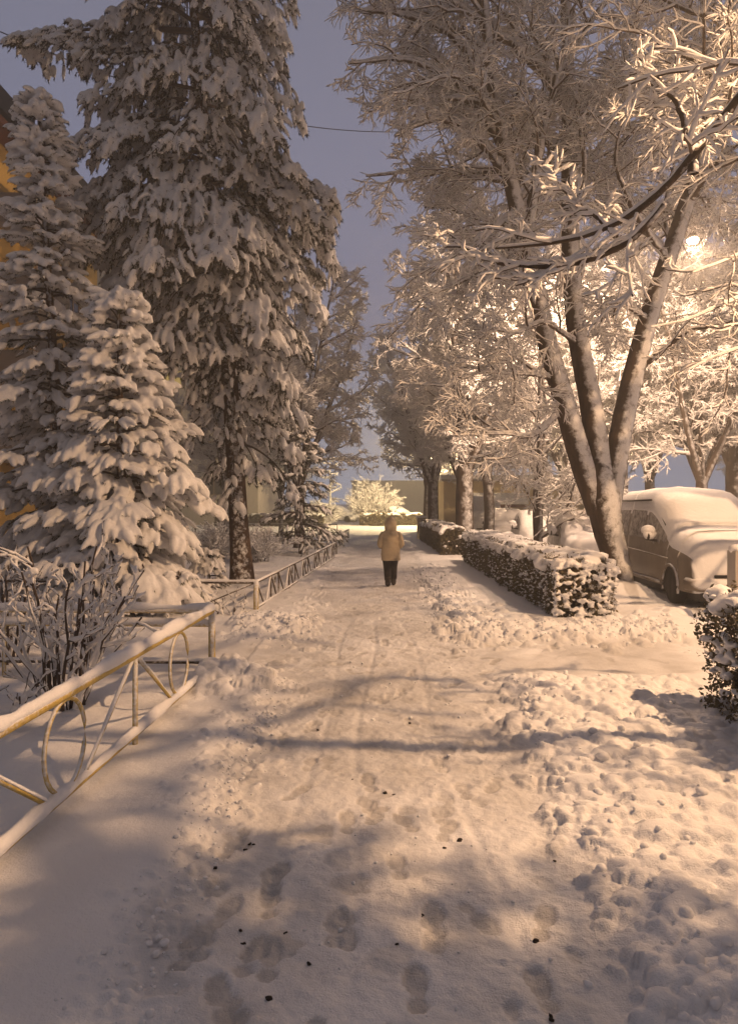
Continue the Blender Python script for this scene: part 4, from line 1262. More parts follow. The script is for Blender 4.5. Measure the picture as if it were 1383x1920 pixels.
def grow(q, stems, n1, n2, n3, n4, trunk, crown, snow, l1=None, extra=.013, sides=(8, 6, 4, 3), up=(.1, .0, -.15, -.2), ang=(52, 50, 48, 45), ratio=(.5, .5, .5, .55), custom=None, fill=True, rmin=.0045, t0=.25, keep=None, trim=False):
    """stems: list of (P[n,3], R[n]); adds bark to trunk, twigs to crown and piled snow to snow"""
    L1 = []
    for P, R in stems:
        Ls = np.array([np.linalg.norm(np.diff(P, axis=0), axis=1).sum()])
        if l1 is not None: Ls = np.array([l1 / ratio[0]])
        L1.append(sprout(q, P[None], R[None], Ls, n1, t0, .98, ratio[0], ang[0], 10, 12, up[0], .11, .02, 1.0))
    P1 = np.concatenate([a[0] for a in L1] + [np.zeros((0, 13, 3))]); R1 = np.concatenate([a[1] for a in L1] + [np.zeros((0, 13))]); Le1 = np.concatenate([a[2] for a in L1] + [np.zeros(0)])
    if custom:
        cp = np.stack([resample(c[0], 13, 1) for c in custom]); cr = np.stack([np.linspace(c[1], c[2], 13) for c in custom])
        cp[:, 1:] += np.cumsum(q.normal(0, .022, (len(cp), 12, 3)), 1) * np.linspace(0, 1, 12)[None, :, None]
        P1 = np.concatenate([P1, cp]); R1 = np.concatenate([R1, cr]); Le1 = np.concatenate([Le1, np.linalg.norm(np.diff(cp, axis=1), axis=2).sum(1)])
    if keep is not None:
        k = keep(P1); P1, R1, Le1 = P1[k], R1[k], Le1[k]
    if trim:
        k = clear_of_lamp(P1, rad=9); P1, R1, Le1 = P1[k], R1[k], Le1[k]
    Pf, Rf = refine(P1, R1, q)
    add_bark(trunk, Pf, Rf, sides[0], 4, .16)
    c, r = snow_on(q, Pf, Rf, extra * .8); add_bark(snow, c, r, 7)
    P2, R2, Le2 = sprout(q, P1, R1, Le1, n2, .12, 1.0, ratio[1], ang[1], 13, 6, up[1], .16, .010, .8)
    if trim:
        k = clear_of_lamp(P2); P2, R2, Le2 = P2[k], R2[k], Le2[k]
    add_bark(crown, P2, R2, sides[1]); c, r = snow_on(q, P2, R2, extra); add_bark(snow, c, r, 6)
    P3, R3, Le3 = sprout(q, P2, R2, Le2, n3, .08, 1.0, ratio[2], ang[2], 14, 5, up[2], .18, .006, .7)
    if trim:
        k = clear_of_lamp(P3); P3, R3, Le3 = P3[k], R3[k], Le3[k]
    add_bark(crown, P3, R3, sides[2]); c, r = snow_on(q, P3, R3, extra); add_bark(snow, c, r, 5)
    if n4:
        P4, R4, Le4 = sprout(q, P3, R3, Le3, n4, .1, 1.0, ratio[3] * 1.25, ang[3] * .85, 14, 3, up[3], .15, rmin, .6)
        if trim:
            k = clear_of_lamp(P4); P4, R4 = P4[k], R4[k]
        add_bark(crown, P4, R4, sides[3]); c, r = snow_on(q, P4, R4, extra * .95); add_bark(snow, c, r, 4)

def stem_from_px(pts, n, r0, r1):
    """pts: (x, y, depth) pixels of the photograph"""
    P = resample([px(*p) for p in pts], n)
    return P, np.linspace(r0, r1, n)

# the big linden with three stems
def linden():
    q = rng_(101)
    D = 15.4
    base = px(1150, 1112, D)
    trunk, crown, snow = MB(), MB(), MB()
    # short bole that flares at the ground and divides into three stems
    P = resample([px(1166, 1135, D), px(1158, 1060, D), px(1138, 992, D), px(1128, 925, D), px(1124, 880, D), px(1121, 850, D)], 24)
    R = np.interp(np.linspace(0, 1, 24), [0, .06, .14, .30, .5, .70, .86, .95, 1], [.52, .36, .265, .255, .30, .34, .26, .12, .02])
    add_bark(trunk, P[None], R[None], 30, 9, .09)
    stems = [stem_from_px([(1122, 960, D), (1095, 885, D), (1078, 830, D), (1057, 750, D - .1), (1022, 640, D - .2), (1010, 560, D - .25), (988, 475, D - .3), (968, 390, D - .4), (945, 285, D - .5), (928, 180, D - .6), (912, 60, D - .7), (895, -90, D - .8), (880, -260, D - .8)], 30, .25, .07),
             stem_from_px([(1130, 960, D + .1), (1124, 880, D + .1), (1116, 800, D + .1), (1104, 740, D + .2), (1085, 650, D + .3), (1073, 560, D + .4), (1068, 480, D + .4), (1066, 300, D + .5), (1064, 120, D + .5), (1058, -20, D + .5), (1070, -240, D + .5)], 28, .26, .08),
             stem_from_px([(1140, 960, D + .2), (1150, 880, D + .2), (1160, 825, D + .2), (1174, 750, D + .3), (1202, 640, D + .4), (1225, 560, D + .5), (1250, 490, D + .6), (1284, 390, D + .8), (1310, 300, D + 1), (1350, 120, D + 1.2), (1400, -120, D + 1.4)], 28, .25, .09)]
    for i, (P, R) in enumerate(stems):
        add_bark(trunk, P[None], R[None], 18, 20 + i, .09)
    def C(pts, r0, r1): return ([px(*p) for p in pts], r0, r1)
    d = D - .4
    custom = [C([(984, 470, d), (1002, 360, d), (1006, 280, d - .1), (1032, 170, d - .2), (1050, 40, d - .2)], .13, .04),
              C([(962, 350, d), (917, 282, d - .3), (872, 228, d - .5), (800, 222, d - .9), (730, 250, d - 1.2)], .12, .03),
              C([(1070, 330, D + .4), (1030, 262, D), (985, 225, D - .3), (946, 212, D - .5), (880, 180, D - 1), (780, 190, D - 1.6)], .15, .03),
              C([(1066, 210, D + .4), (1020, 130, D), (960, 78, D - .3), (915, 46, D - .6), (842, -10, D - 1), (740, -40, D - 1.5)], .15, .04),
              C([(1066, 300, D + .4), (1110, 220, D + .2), (1150, 150, D), (1190, 60, D)], .11, .03),
              C([(1068, 420, D), (1100, 330, D - .6), (1090, 215, D - 1), (1140, 225, D - 1.4)], .07, .03),
              C([(1010, 590, D - .2), (960, 480, D - .8), (905, 500, D - 1.6), (830, 545, D - 2.2), (770, 570, D - 2.4)], .09, .02),
              C([(972, 400, d), (930, 420, d - .5), (890, 510, d - 1), (862, 560, d - 1.2)], .08, .03),
              C([(1000, 540, D), (960, 455, D - .9), (900, 450, D - 1.5), (850, 470, D - 2), (800, 500, D - 2.2)], .07, .02),
              C([(1040, 710, D), (985, 700, D - 1), (910, 690, D - 1.8), (830, 720, D - 2.2)], .05, .015),
              C([(1052, 770, D), (1000, 820, D - .8), (940, 815, D - 1.6), (850, 830, D - 2.2)], .06, .015),
              C([(1075, 640, D), (1020, 600, D - 1.2), (950, 640, D - 2), (900, 690, D - 2.4)], .05, .015),
              C([(940, 270, d), (860, 150, d - .5), (760, 110, d - 1), (650, 130, d - 1.3)], .10, .025),
              C([(925, 170, d), (850, 60, d - .5), (740, 20, d - .9), (640, 20, d - 1.2)], .10, .025),
              C([(905, 0, d), (820, -110, d), (720, -130, d), (620, -100, d)], .10, .02),
              C([(955, 320, d), (880, 330, d + 1), (790, 320, d + 1.6), (690, 330, d + 2)], .09, .02),
              C([(1215, 600, D + .4), (1150, 560, D - .5), (1120, 620, D - 1.2)], .05, .015),
              C([(1250, 490, D + .6), (1180, 380, D - .5), (1150, 300, D - 1.3), (1180, 200, D - 1.6)], .08, .02),
              C([(1290, 380, D + .8), (1340, 300, D), (1390, 260, D - .6)], .09, .02),
              C([(1200, 690, D + .4), (1290, 620, D - .4), (1370, 600, D - 1)], .06, .015),
              C([(1180, 770, D), (1120, 730, D - 1), (1040, 700, D - 1.6)], .045, .012)]
    grow(q, stems, 17, 10, 10, 6, trunk, crown, snow, l1=4.4, extra=.0115, up=(-.15, -.15, -.25, -.3), custom=custom, trim=True, t0=.40, keep=lambda P1: ~((P1[:, -1, 1] < D - 1.2) & (P1[:, -1, 2] < 8.5) & (P1[:, -1, 0] > 2.6)))
    tree_object('linden_tree', 'large three-stemmed linden with snow plastered on its trunk, right of the path', 'tree', (base[0], D, 0), 'snow-laden bare trees', trunk, crown, snow)
linden()

# the tree standing out of the frame on the right whose limbs reach into the picture
def side_tree():
    q = rng_(202)
    trunk, crown, snow = MB(), MB(), MB()
    B = np.array([5.7, 2.5, -.1])
    P = resample([B, B + [0, 0, 1], B + [-.05, .05, 3], B + [-.05, .1, 5], B + [.1, .2, 8], B + [.3, .3, 12]], 22)
    R = np.interp(np.linspace(0, 1, 22), [0, .06, .4, 1], [.32, .22, .19, .07])
    add_bark(trunk, P[None], R[None], 18, 5, .1)
    def C(pts, r0, r1): return ([B + np.array(p) if k == 0 else px(*p) for k, p in enumerate(pts)], r0, r1)
    limbs = [C([(-.05, .1, 5.2), (1470, 60, 6.2), (1385, 175, 6.6), (1347, 235, 6.6), (1298, 325, 6.8), (1232, 393, 7.0), (1155, 443, 7.3), (1092, 462, 7.6), (1010, 460, 7.9), (930, 474, 8.3)], .085, .012)]
    shade = [([B + [-.05, .1, 4.3], [5.0, 3.4, 4.6], [4.3, 3.95, 4.6], [3.6, 4.15, 4.5]], .06, .014),  # out-of-view limbs, added to shade the near foreground
             ([B + [-.05, .1, 5.1], [5.3, 3.3, 5.4], [4.9, 3.9, 5.5], [4.6, 4.2, 5.5]], .06, .014),
             ([B + [-.05, .1, 4.2], [4.9, 3.3, 4.5], [4.1, 3.8, 4.8], [3.4, 4.2, 4.9]], .06, .014),
             ([B + [-.05, .1, 4.6], [4.9, 2.9, 5.0], [4.0, 3.2, 5.3], [3.2, 3.4, 5.2]], .06, .014),
             ([B + [-.05, .1, 4.9], [5.2, 3.4, 5.4], [4.6, 4.0, 5.7], [4.2, 4.4, 5.8]], .05, .014),
             ([B + [-.05, .1, 4.0], [5.0, 2.4, 4.3], [4.1, 2.3, 4.5], [3.3, 2.4, 4.5]], .05, .014),
             ([B + [-.05, .1, 4.8], [5.3, 3.2, 5.0], [4.9, 3.9, 5.2], [4.5, 4.3, 5.2]], .05, .014),
             ([B + [-.05, .1, 4.4], [5.2, 2.7, 4.7], [4.4, 3.4, 4.9], [3.8, 4.0, 4.8]], .05, .014)]
    dapple = [([B + [-.05, .1, 4.5], [5.1, 3.5, 4.8], [4.4, 4.3, 4.9], [3.7, 4.75, 4.9]], .05, .012),  # more unseen limbs, added for dappled shade on the path
              ([B + [-.05, .1, 4.1], [5.0, 3.2, 4.3], [4.2, 4.0, 4.3], [3.3, 4.5, 4.2]], .05, .012),
              ([B + [-.05, .1, 5.0], [5.2, 3.6, 5.2], [4.7, 4.4, 5.3], [4.4, 4.85, 5.3]], .05, .012)]
    lim = lambda P1: np.all((P1[:, :, 1] < 3.3), axis=1)
    grow(q, [(P, R)], 13, 7, 5, 3, trunk, crown, snow, l1=2.8, extra=.013, up=(.3, .0, -.1, -.1), t0=.5, trim=True, keep=lim, ratio=(.5, .38, .45, .5))
    limb2 = C([(0, 0, 0), (1190, 452, 7.1), (1130, 478, 7.3), (1072, 490, 7.5), (1000, 489, 7.8), (941, 480, 8.0), (893, 452, 8.3), (850, 440, 8.5)], .038, .010)
    limb2[0][0] = px(1243, 384, 6.97)
    limbs.append(limb2)
    limbs.append(([px(1298, 325, 6.8), px(1290, 250, 6.9), px(1262, 180, 7.1), px(1200, 120, 7.4)], .045, .010))
    limbs.append(([px(1155, 443, 7.3), px(1110, 400, 7.5), px(1060, 385, 7.8), px(1000, 340, 8.1)], .028, .008))
    grow(q, [], 0, 9, 5, 3, trunk, crown, snow, extra=.019, up=(.3, .05, -.1, -.1), custom=limbs, trim=True, ratio=(.5, .26, .5, .5))
    grow(q, [], 0, 7, 6, 4, trunk, crown, snow, extra=.011, up=(.3, 0, -.1, -.1), custom=[([B + [-.05, .1, 4.1], [5.3, 4.5, 4.3], [4.7, 6.0, 4.2], [4.1, 7.0, 4.0]], .028, .007)], ratio=(.5, .34, .5, .5))  # unseen limb, added for its twiggy shadow on the snow
    grow(q, [], 0, 12, 9, 4, trunk, crown, snow, extra=.012, up=(.3, .0, -.1, -.1), custom=shade, trim=True, ratio=(.5, .44, .48, .5))
    grow(q, [], 0, 10, 7, 3, trunk, crown, snow, extra=.013, up=(.3, .0, -.1, -.1), custom=dapple, trim=True, ratio=(.5, .34, .48, .5))
    tree_object('linden_tree', 'nearest bare tree, its dark snowy limbs reaching in from the right edge', 'tree', (B[0], B[1], 0), 'snow-laden bare trees', trunk, crown, snow)
side_tree()

def yard_tree():
    q = rng_(212)
    trunk, crown, snow = MB(), MB(), MB()
    B = np.array([7.7, 10.0, -.1])
    P = resample([B, B + [0, 0, 1], B + [.05, .05, 3], B + [-.1, .1, 5], B + [-.2, .2, 8], B + [-.1, .3, 13]], 22)
    R = np.interp(np.linspace(0, 1, 22), [0, .06, .4, 1], [.32, .23, .20, .07])
    add_bark(trunk, P[None], R[None], 18, 6, .1)
    def C(h, pts, r0, r1): return ([B + np.array([-.1, .1, h])] + [px(*p) for p in pts], r0, r1)
    fill = [C(5.4, [(1440, 240, 9.6), (1370, 205, 9.5), (1310, 198, 9.4), (1262, 190, 9.3), (1210, 222, 9.2)], .10, .012),
            C(6.2, [(1450, 110, 9.7), (1350, 120, 9.5), (1255, 90, 9.6), (1190, 30, 9.8)], .08, .014),
            C(7.2, [(1460, 20, 9.8), (1375, 40, 9.6), (1290, 10, 9.8), (1220, -40, 10)], .08, .014),
            C(6.0, [(1470, 160, 9.8), (1395, 150, 9.6), (1335, 185, 9.5), (1290, 240, 9.4)], .06, .010),
            C(8.0, [(1450, -70, 10), (1330, -60, 10), (1220, -90, 10.2)], .08, .014)]
    grow(q, [(P, R)], 12, 7, 6, 4, trunk, crown, snow, l1=3.2, extra=.012, up=(.3, .0, -.1, -.1), t0=.5, trim=True, keep=lambda P1: np.all((P1[:, :, 0] / P1[:, :, 1] > .56) & (P1[:, :, 1] > 9.0), axis=1))
    grow(q, [], 0, 13, 10, 6, trunk, crown, snow, extra=.012, rmin=.004, up=(.3, -.2, -.2, -.2), custom=fill, trim=True, ratio=(.5, .40, .5, .5))
    thin = [C(3.9, [(1440, 535, 9.7), (1400, 545, 9.6), (1330, 570, 9.5), (1270, 600, 9.4), (1215, 612, 9.4)], .040, .008),
            C(4.2, [(1440, 630, 9.7), (1400, 640, 9.6), (1330, 655, 9.5), (1260, 690, 9.4)], .032, .007),
            C(4.6, [(1440, 460, 9.7), (1400, 470, 9.6), (1340, 500, 9.5), (1292, 520, 9.4)], .045, .009)]
    grow(q, [], 0, 6, 5, 3, trunk, crown, snow, extra=.011, up=(.3, -.1, -.1, -.1), custom=thin, trim=True, ratio=(.5, .30, .5, .5))
    tree_object('linden_tree', 'bare tree beside the front of the van, its white twigs filling the upper right corner', 'tree', (B[0], B[1], 0), 'snow-laden bare trees', trunk, crown, snow)
yard_tree()

def generic_tree(seed, h, spread, label, loc, n1=9, leaders=5, extra=.022, r=.28, lean=(0, 0), fork=.24, n=(9, 8, 5), droop=-.15, name='bare_tree', twin=False, rmin=.007, bark='bark_dark'):
    q = rng_(seed)
    trunk, crown, snow = MB(), MB(), MB()
    B = np.array(loc, float)
    top = B + [lean[0] * fork, lean[1] * fork, h * fork]
    stems = []
    if not twin:
        P = resample([B + [0, 0, -.1], B * .5 + top * .5 + [q.normal(0, .05), 0, 0], top], 12)
        R = np.interp(np.linspace(0, 1, 12), [0, .12, 1], [r * 1.35, r, r * .9]); add_bark(trunk, P[None], R[None], 16, seed, .12)
        c0 = top
    az0 = q.uniform(0, 2 * pi)
    for k in range(leaders):
        az = az0 + k * 2 * pi / leaders + q.normal(0, .25)
        tilt = spread * q.uniform(.35, 1.0) if k else .1
        L = h * (1 - fork) * q.uniform(.85, 1.05)
        st = (B + [.0, 0, -.1]) if twin else c0 + [0, 0, -.35]
        if twin: L = h * q.uniform(.9, 1)
        d1 = np.array([cos(az) * tilt, sin(az) * tilt, 1.0]); d1 /= np.linalg.norm(d1)
        pts = [st, st + d1 * L * .3, st + d1 * L * .6 + [q.normal(0, .3), q.normal(0, .3), .1 * L * tilt], st + d1 * L * .85 + [0, 0, .18 * L * tilt]]
        P = resample(np.array(pts) + np.array([lean[0], lean[1], 0]) * np.array([[0], [.3], [.7], [1]]), 16)
        R = np.linspace(r * (.62 if not twin else 1), .03, 16)
        add_bark(trunk, P[None], R[None], 10, seed + k, .1)
        stems.append((P, R))
    grow(q, stems, n1, *n, trunk, crown, snow, l1=h * .26, extra=extra, up=(.15, droop * .4, droop, droop), t0=.12, sides=(6, 5, 3, 3), rmin=rmin)
    return tree_object(name, label, 'tree', loc, 'snow-laden bare trees', trunk, crown, snow, bark, 'rimed_twig')

TA = generic_tree(11, 13.5, .62, 'dark-trunked bare tree standing in the gap between the two hedges', (3.45, 27.0, 0), r=.33, n1=11, n=(10, 8, 5))
TB = generic_tree(12, 8.5, .42, 'slender twin-stemmed tree rising between the parked cars and the long hedge', (4.9, 21.6, 0), twin=True, leaders=2, r=.12, n1=11, n=(8, 7, 4), extra=.016)
TC = generic_tree(13, 12.0, .60, 'grey-trunked bare tree standing in front of the far van', (4.75, 30.0, 0), r=.22, n1=9, n=(9, 8, 4))
TD = generic_tree(14, 11.8, .52, 'round-crowned bare tree behind the tall conifer on the left', (-2.9, 31.0, 0), r=.22, n1=12, n=(9, 8, 5), extra=.018, leaders=6)
# more of the row and the wood beyond the yard, copies of those
for root, x, y, rz, sc, lab in (
        (TA, 3.6, 42.0, 1.9, .95, 'bare tree beside the gate pillar past the second hedge'),
        (TC, 3.9, 50.0, 4.0, 1.0, 'bare tree beyond the gate pillar, last of the row along the path'),
        (TA, 7.6, 33.0, 3.2, 1.0, 'tall bare tree behind the second row of parked cars'),
        (TA, 13.6, 27.8, .7, 1.05, 'brightly lit bare tree just behind the glowing lamp'),
        (TD, 11.8, 26.5, 2.4, 1.0, 'bare tree with low lit branches right behind the van roof'),
        (TC, 15.0, 30.0, 5.0, 1.15, 'tall bare tree farther back to the right of the van'),
        (TA, 10.5, 40.0, 2.2, 1.1, 'bare tree in front of the low yellow house window'),
        (TD, 20.5, 38.0, 1.2, 1.3, 'big bare tree at the back of the yard on the right'),
        (TC, 7.0, 60.0, 0.4, 1.05, 'bare tree behind the low yellow house, above its roof'),
        (TA, 15.5, 48.0, 4.4, 1.1, 'bare tree rising behind the ridge of the low house'),
        (TA, 9.2, 27.5, 1.3, 1.0, 'bare tree behind the right stem of the big linden, low in the light'),
        (TD, 17.5, 27.0, 4.1, 1.2, 'broad bare tree at the right end of the yard, brightly lit'),
        (TC, 13.5, 36.0, 0.9, 1.1, 'bare tree beside the lamp over the parked cars'),
        (TD, 4.6, 36.5, 5.5, 1.0, 'wide bare tree behind the far van, its twigs over the second hedge'),
        (TD, 25.0, 46.0, 2.0, 1.3, 'bare tree at the far right behind the yard'),
        (TD, -7.2, 38.0, 3.1, .9, 'bare tree farther back on the left lawn behind the double-railed fence'),
        (TC, -5.4, 46.0, 1.0, .75, 'small bare tree at the back of the left lawn')):
    dup(root, (x, y, 0), rz, sc, lab)

# bushes at the end of the path, lit by the farthest lamp
def bush(seed, h, w, n, label, loc, extra=.04, name='bare_bush', n2=8, n3=6, cat='bush', group='snowy bushes', voxel=0):
    q = rng_(seed)
    trunk, crown, snow = MB(), MB(), MB()
    B = np.array(loc, float)
    az = q.uniform(0, 2 * pi, n); tl = q.uniform(.05, 1.0, n)
    P = np.zeros((n, 8, 3)); t = np.linspace(0, 1, 8)
    for k in range(n):
        o = np.array([cos(az[k]) * w * tl[k], sin(az[k]) * w * tl[k], 0])
        P[k] = B + np.array([q.normal(0, .12 * w), q.normal(0, .12 * w), -.05]) + o * (t[:, None] ** 1.3) + np.array([0, 0, 1]) * h * (1 - .45 * tl[k] ** 2) * q.uniform(.75, 1) * t[:, None]
        P[k] += np.cumsum(q.normal(0, .02 * h, (8, 3)), 0)
    R = np.broadcast_to(np.linspace(.022, .008, 8) * max(h, 1) ** .5, (n, 8))
    add_bark(trunk, P, R, 6); c, r = snow_on(q, P, R, extra); add_bark(snow, c, r, 6)
    Le = np.linalg.norm(np.diff(P, axis=1), axis=2).sum(1)
    P2, R2, L2 = sprout(q, P, R, Le, n2, .2, 1, .42, 42, 12, 5, .1, .18, .005, .7)
    add_bark(crown, P2, R2, 4); c, r = snow_on(q, P2, R2, extra); add_bark(snow, c, r, 5)
    P3, R3, L3 = sprout(q, P2, R2, L2, n3, .1, 1, .5, 42, 12, 3, .0, .18, .004, .7)
    add_bark(crown, P3, R3, 3); c, r = snow_on(q, P3, R3, extra * .9); add_bark(snow, c, r, 4)
    t = thing(name, label, cat, loc, group)
    parts = [trunk.build('stems', M['twig'], t), crown.build('twigs', M['twig'], t)]
    parts.append(snow.build('snow_load', M['snow_tree'], t))
    KIDS[t.name] = parts
    return t
bush(31, 3.6, 2.7, 75, 'golden-lit snowy bush at the end of the path in front of the grey block', (.35, 63.0, 0), .017)
B2 = bush(32, 2.0, 2.2, 40, 'pinkish snow-covered bush far off left of the path end', (-4.3, 61, 0), .035)
dup(B2, (-1.6, 72, 0), 1, .8, 'low snowy bush behind the far cars')
dup(B2, (-3.6, 23.5, 0), 2, .55, 'small bare bush by the double-railed fence on the left lawn')
dup(B2, (-5.2, 25.0, 0), 4, .6, 'thin grey bush behind the trunk of the tall conifer')

# thick-coated shrubs in front on the left
def near_shrub(seed, h, w, n, label, loc, extra, voxel, n2=6, n3=3):
    q = rng_(seed)
    B = np.array(loc, float)
    stems_, snow = MB(), MB()
    P = np.zeros((n, 10, 3)); t = np.linspace(0, 1, 10)
    for k in range(n):
        az = q.uniform(0, 2 * pi); tl = q.uniform(.1, 1)
        o = np.array([cos(az), sin(az), 0]) * w * tl
        P[k] = B + np.array([cos(az) * .12, sin(az) * .12, -.05]) + o * (t[:, None] ** 1.25) + np.array([0, 0, 1]) * h * q.uniform(.62, 1) * (1 - .2 * tl) * t[:, None]
        P[k] += np.cumsum(q.normal(0, .018, (10, 3)), 0)
    R = np.broadcast_to(np.linspace(.019, .008, 10), (n, 10))
    Le = np.linalg.norm(np.diff(P, axis=1), axis=2).sum(1)
    P2, R2, L2 = sprout(q, P, R, Le, n2, .3, .97, .36, 40, 12, 6, .35, .16, .006, .7)
    P3, R3, L3 = sprout(q, P2, R2, L2, n3, .3, 1, .42, 40, 12, 4, .2, .16, .005, .7)
    for (p, r, s) in ((P, R, 7), (P2, R2, 5), (P3, R3, 4)): add_bark(stems_, p, r, s)
    side = np.array([.35, -.9, 0]) * .004
    for (p, r, e) in ((P, R, extra), (P2, R2, extra), (P3, R3, extra * .8)):
        c, rs = snow_on(q, p, r, e, .34); c = c + side
        rs = rs * (1 + .55 * np.clip(fbm(c[..., 0] * 7, c[..., 1] * 7, c[..., 2] * 7, seed=seed), -.5, 1)); rs[:, 0] *= .3
        snow.tube(c, rs, 7, False)
    # pillows in the forks and on the tips
    k = q.integers(0, len(P2), int(len(P2) * .9)); jj = q.integers(1, 6, len(k))
    c = P2[k, jj] + [0, 0, .015]; s = .012 + .034 * q.random(len(k)) ** 2
    blobs(snow, c + side, np.stack([s, s, s * .8], 1), q, .12, True)
    t = thing('snowy_shrub', label, 'shrub', loc, 'snow-laden shrubs behind the near fence')
    stems_.build('stems', M['twig'], t)
    me = remesh(snow, voxel, 'snow_load', loc, 2, .4); me.materials.append(M['snow_tree']); link('snow_load', me, t)
near_shrub(41, 1.72, .78, 24, 'largest many-stemmed shrub with thick clinging snow behind the near fence', (-2.75, 6.75, 0), .0165, .0075, 4, 2)
near_shrub(42, .72, .45, 12, 'low snowy shrub at the left edge just behind the near fence', (-3.05, 5.9, 0), .0105, .008, 4, 2)
near_shrub(43, 1.25, .7, 16, 'snowy shrub farther left behind the near fence', (-4.3, 8.9, 0), .014, .011)
near_shrub(44, .42, .25, 7, 'small snow-capped weed at the foot of the yellow corner post', (-2.35, 12.4, 0), .014, .01, 3, 2)

# ------------------------------------------------------------------ conifers
def conifer(name, label, loc, trunk_pts, tr, boughs, seed, voxel, r_snow, needles, hang=.5, wid=.32, lat=.35, dens=50, flen=.26, pj=.02, jit=.15, bare=.08, gap=.22, mat='needle', rise=.022, needle_len=.05, sm=2, group='snow-laden conifers'):
    """boughs: list of (start xyz, azimuth, length, elevation, droop)"""
    q = rng_(seed)
    trunk, nd, snow, limbs = MB(), MB(), MB(), MB()
    P = resample(trunk_pts, 26); R = np.linspace(tr[0], tr[1], 26); R[0] *= 1.35; R[1] *= 1.12
    add_bark(trunk, P[None], R[None], 18, seed, .10)
    FP, FR = [], []
    u5 = np.linspace(0, 1, 5)[None, :, None]
    for (st, az, L, el, dr) in boughs:
        n = 12; t = np.linspace(0, 1, n)
        hd = np.array([cos(az), sin(az), 0]); sd = np.array([-sin(az), cos(az), 0])
        sp = st + hd * (L * cos(el) * (t - .10 * dr * t ** 3))[:, None] + np.array([0, 0, 1]) * (L * (sin(el) * t - dr * t ** 2.0))[:, None] + sd * (q.normal(0, .10) * L * t ** 2)[:, None]
        limbs.tube(sp, np.linspace(.014 * L + .012, .006, n), 6, False)
        Tn = norm(np.gradient(sp, axis=0))
        wl = wid * L ** .7 * q.uniform(.75, 1.25)
        m = max(14, int(dens * L * wl * 1.45))
        tt = gap + (1 - gap) * q.random(m) ** .85
        ss = np.clip(q.uniform(-1.05, 1.05, m), -1, 1)
        tip = q.random(m) < .12; tt = np.where(tip, q.uniform(.9, 1, m), tt)
        w_ = wl * np.sin(pi * np.clip(.10 + .84 * tt, 0, 1)) ** .7
        w_ = w_ * (1 + .35 * vnoise(tt * 5 + az * 7, ss * 0 + np.sign(ss) * 3, seed=seed))          # lobed outline
        f = tt * (n - 1); i = np.minimum(f.astype(int), n - 2); w = (f - i)[:, None]
        p0 = sp[i] * (1 - w) + sp[i + 1] * w + sd * (ss * w_)[:, None] + q.normal(0, pj, (m, 3))
        p0[:, 2] -= lat * w_ * np.abs(ss) ** 1.8
        lb = flen * q.uniform(.55, 1.35, m)
        d = norm(Tn[i] * .8 + sd * (ss * .9)[:, None] - np.array([0, 0, 1]) * (hang * q.uniform(.2, 1.1, m) * (.35 + .65 * np.maximum(np.abs(ss), tt ** 2)))[:, None] + q.normal(0, jit, (m, 3)))
        B = p0[:, None] + d[:, None] * lb[:, None, None] * u5 - np.array([0, 0, 1]) * (hang * .5 * lb)[:, None, None] * u5 ** 2
        FP.append(B); FR.append(q.uniform(.75, 1.2, m) * (.35 + .65 * smooth01(tt, gap, gap + .2)))
    FP = np.concatenate(FP); FR = np.concatenate(FR)
    # snow fingers
    prof = np.array([.55, 1.0, 1.05, .92, .55])
    lump = 1 + .35 * fbm(FP[..., 0] * 4, FP[..., 1] * 4, FP[..., 2] * 4, seed=seed)
    cover = smooth01(fbm(FP[:, 2, 0] * 1.6, FP[:, 2, 1] * 1.6, FP[:, 2, 2] * 1.6, seed=seed + 8), -.62, -.30)
    rs = r_snow * FR[:, None] * prof[None] * lump * (.30 + .70 * cover[:, None]) * np.where(q.random(len(FR)) < bare, .25, 1.0)[:, None]
    C = FP.copy(); C[..., 2] += rise
    a0 = C[:, :1] - (C[:, 1:2] - C[:, :1]) * .12; a1 = C[:, -1:] + norm(C[:, -1:] - C[:, -2:-1]) * r_snow * .5
    C = np.concatenate([a0, C, a1], 1); rs = np.concatenate([rs[:, :1] * .2, rs, rs[:, -1:] * .15], 1)
    snow.tube(C, rs, 6, False)
    # needles: short blades round every finger, mostly on its underside
    m = needles
    nF = len(FP)
    t = q.random((nF, m)) * 3.999; i = t.astype(int); w = (t - i)[..., None]
    pp = np.take_along_axis(FP, i[..., None], 1) * (1 - w) + np.take_along_axis(FP, i[..., None] + 1, 1) * w
    ax = norm(FP[:, -1] - FP[:, 0])[:, None]
    rd = q.normal(0, 1, (nF, m, 3)); rd[..., 2] -= .9; rd = norm(rd)
    dr = norm(rd + ax * .8)
    ln = needle_len * q.uniform(.7, 1.5, (nF, m, 1))
    wd = norm(np.cross(dr, q.normal(0, 1, (nF, m, 3)))) * (needle_len * .17)
    V = np.stack([pp - wd, pp + wd, pp + dr * ln], 2).reshape(-1, 3)
    nd.add(V, None, np.arange(len(V)).reshape(-1, 3))
    t = thing(name, label, 'conifer', loc, group)
    parts = [trunk.build('trunk', M['pine_bark'], t), limbs.build('limbs', M['twig'], t), nd.build('crown', M[mat], t, False)]
    me = remesh(snow, voxel, 'snow_load', loc, sm, .5); me.materials.append(M['snow_spruce'])
    parts.append(link('snow_load', me, t))
    KIDS[t.name] = parts
    return t

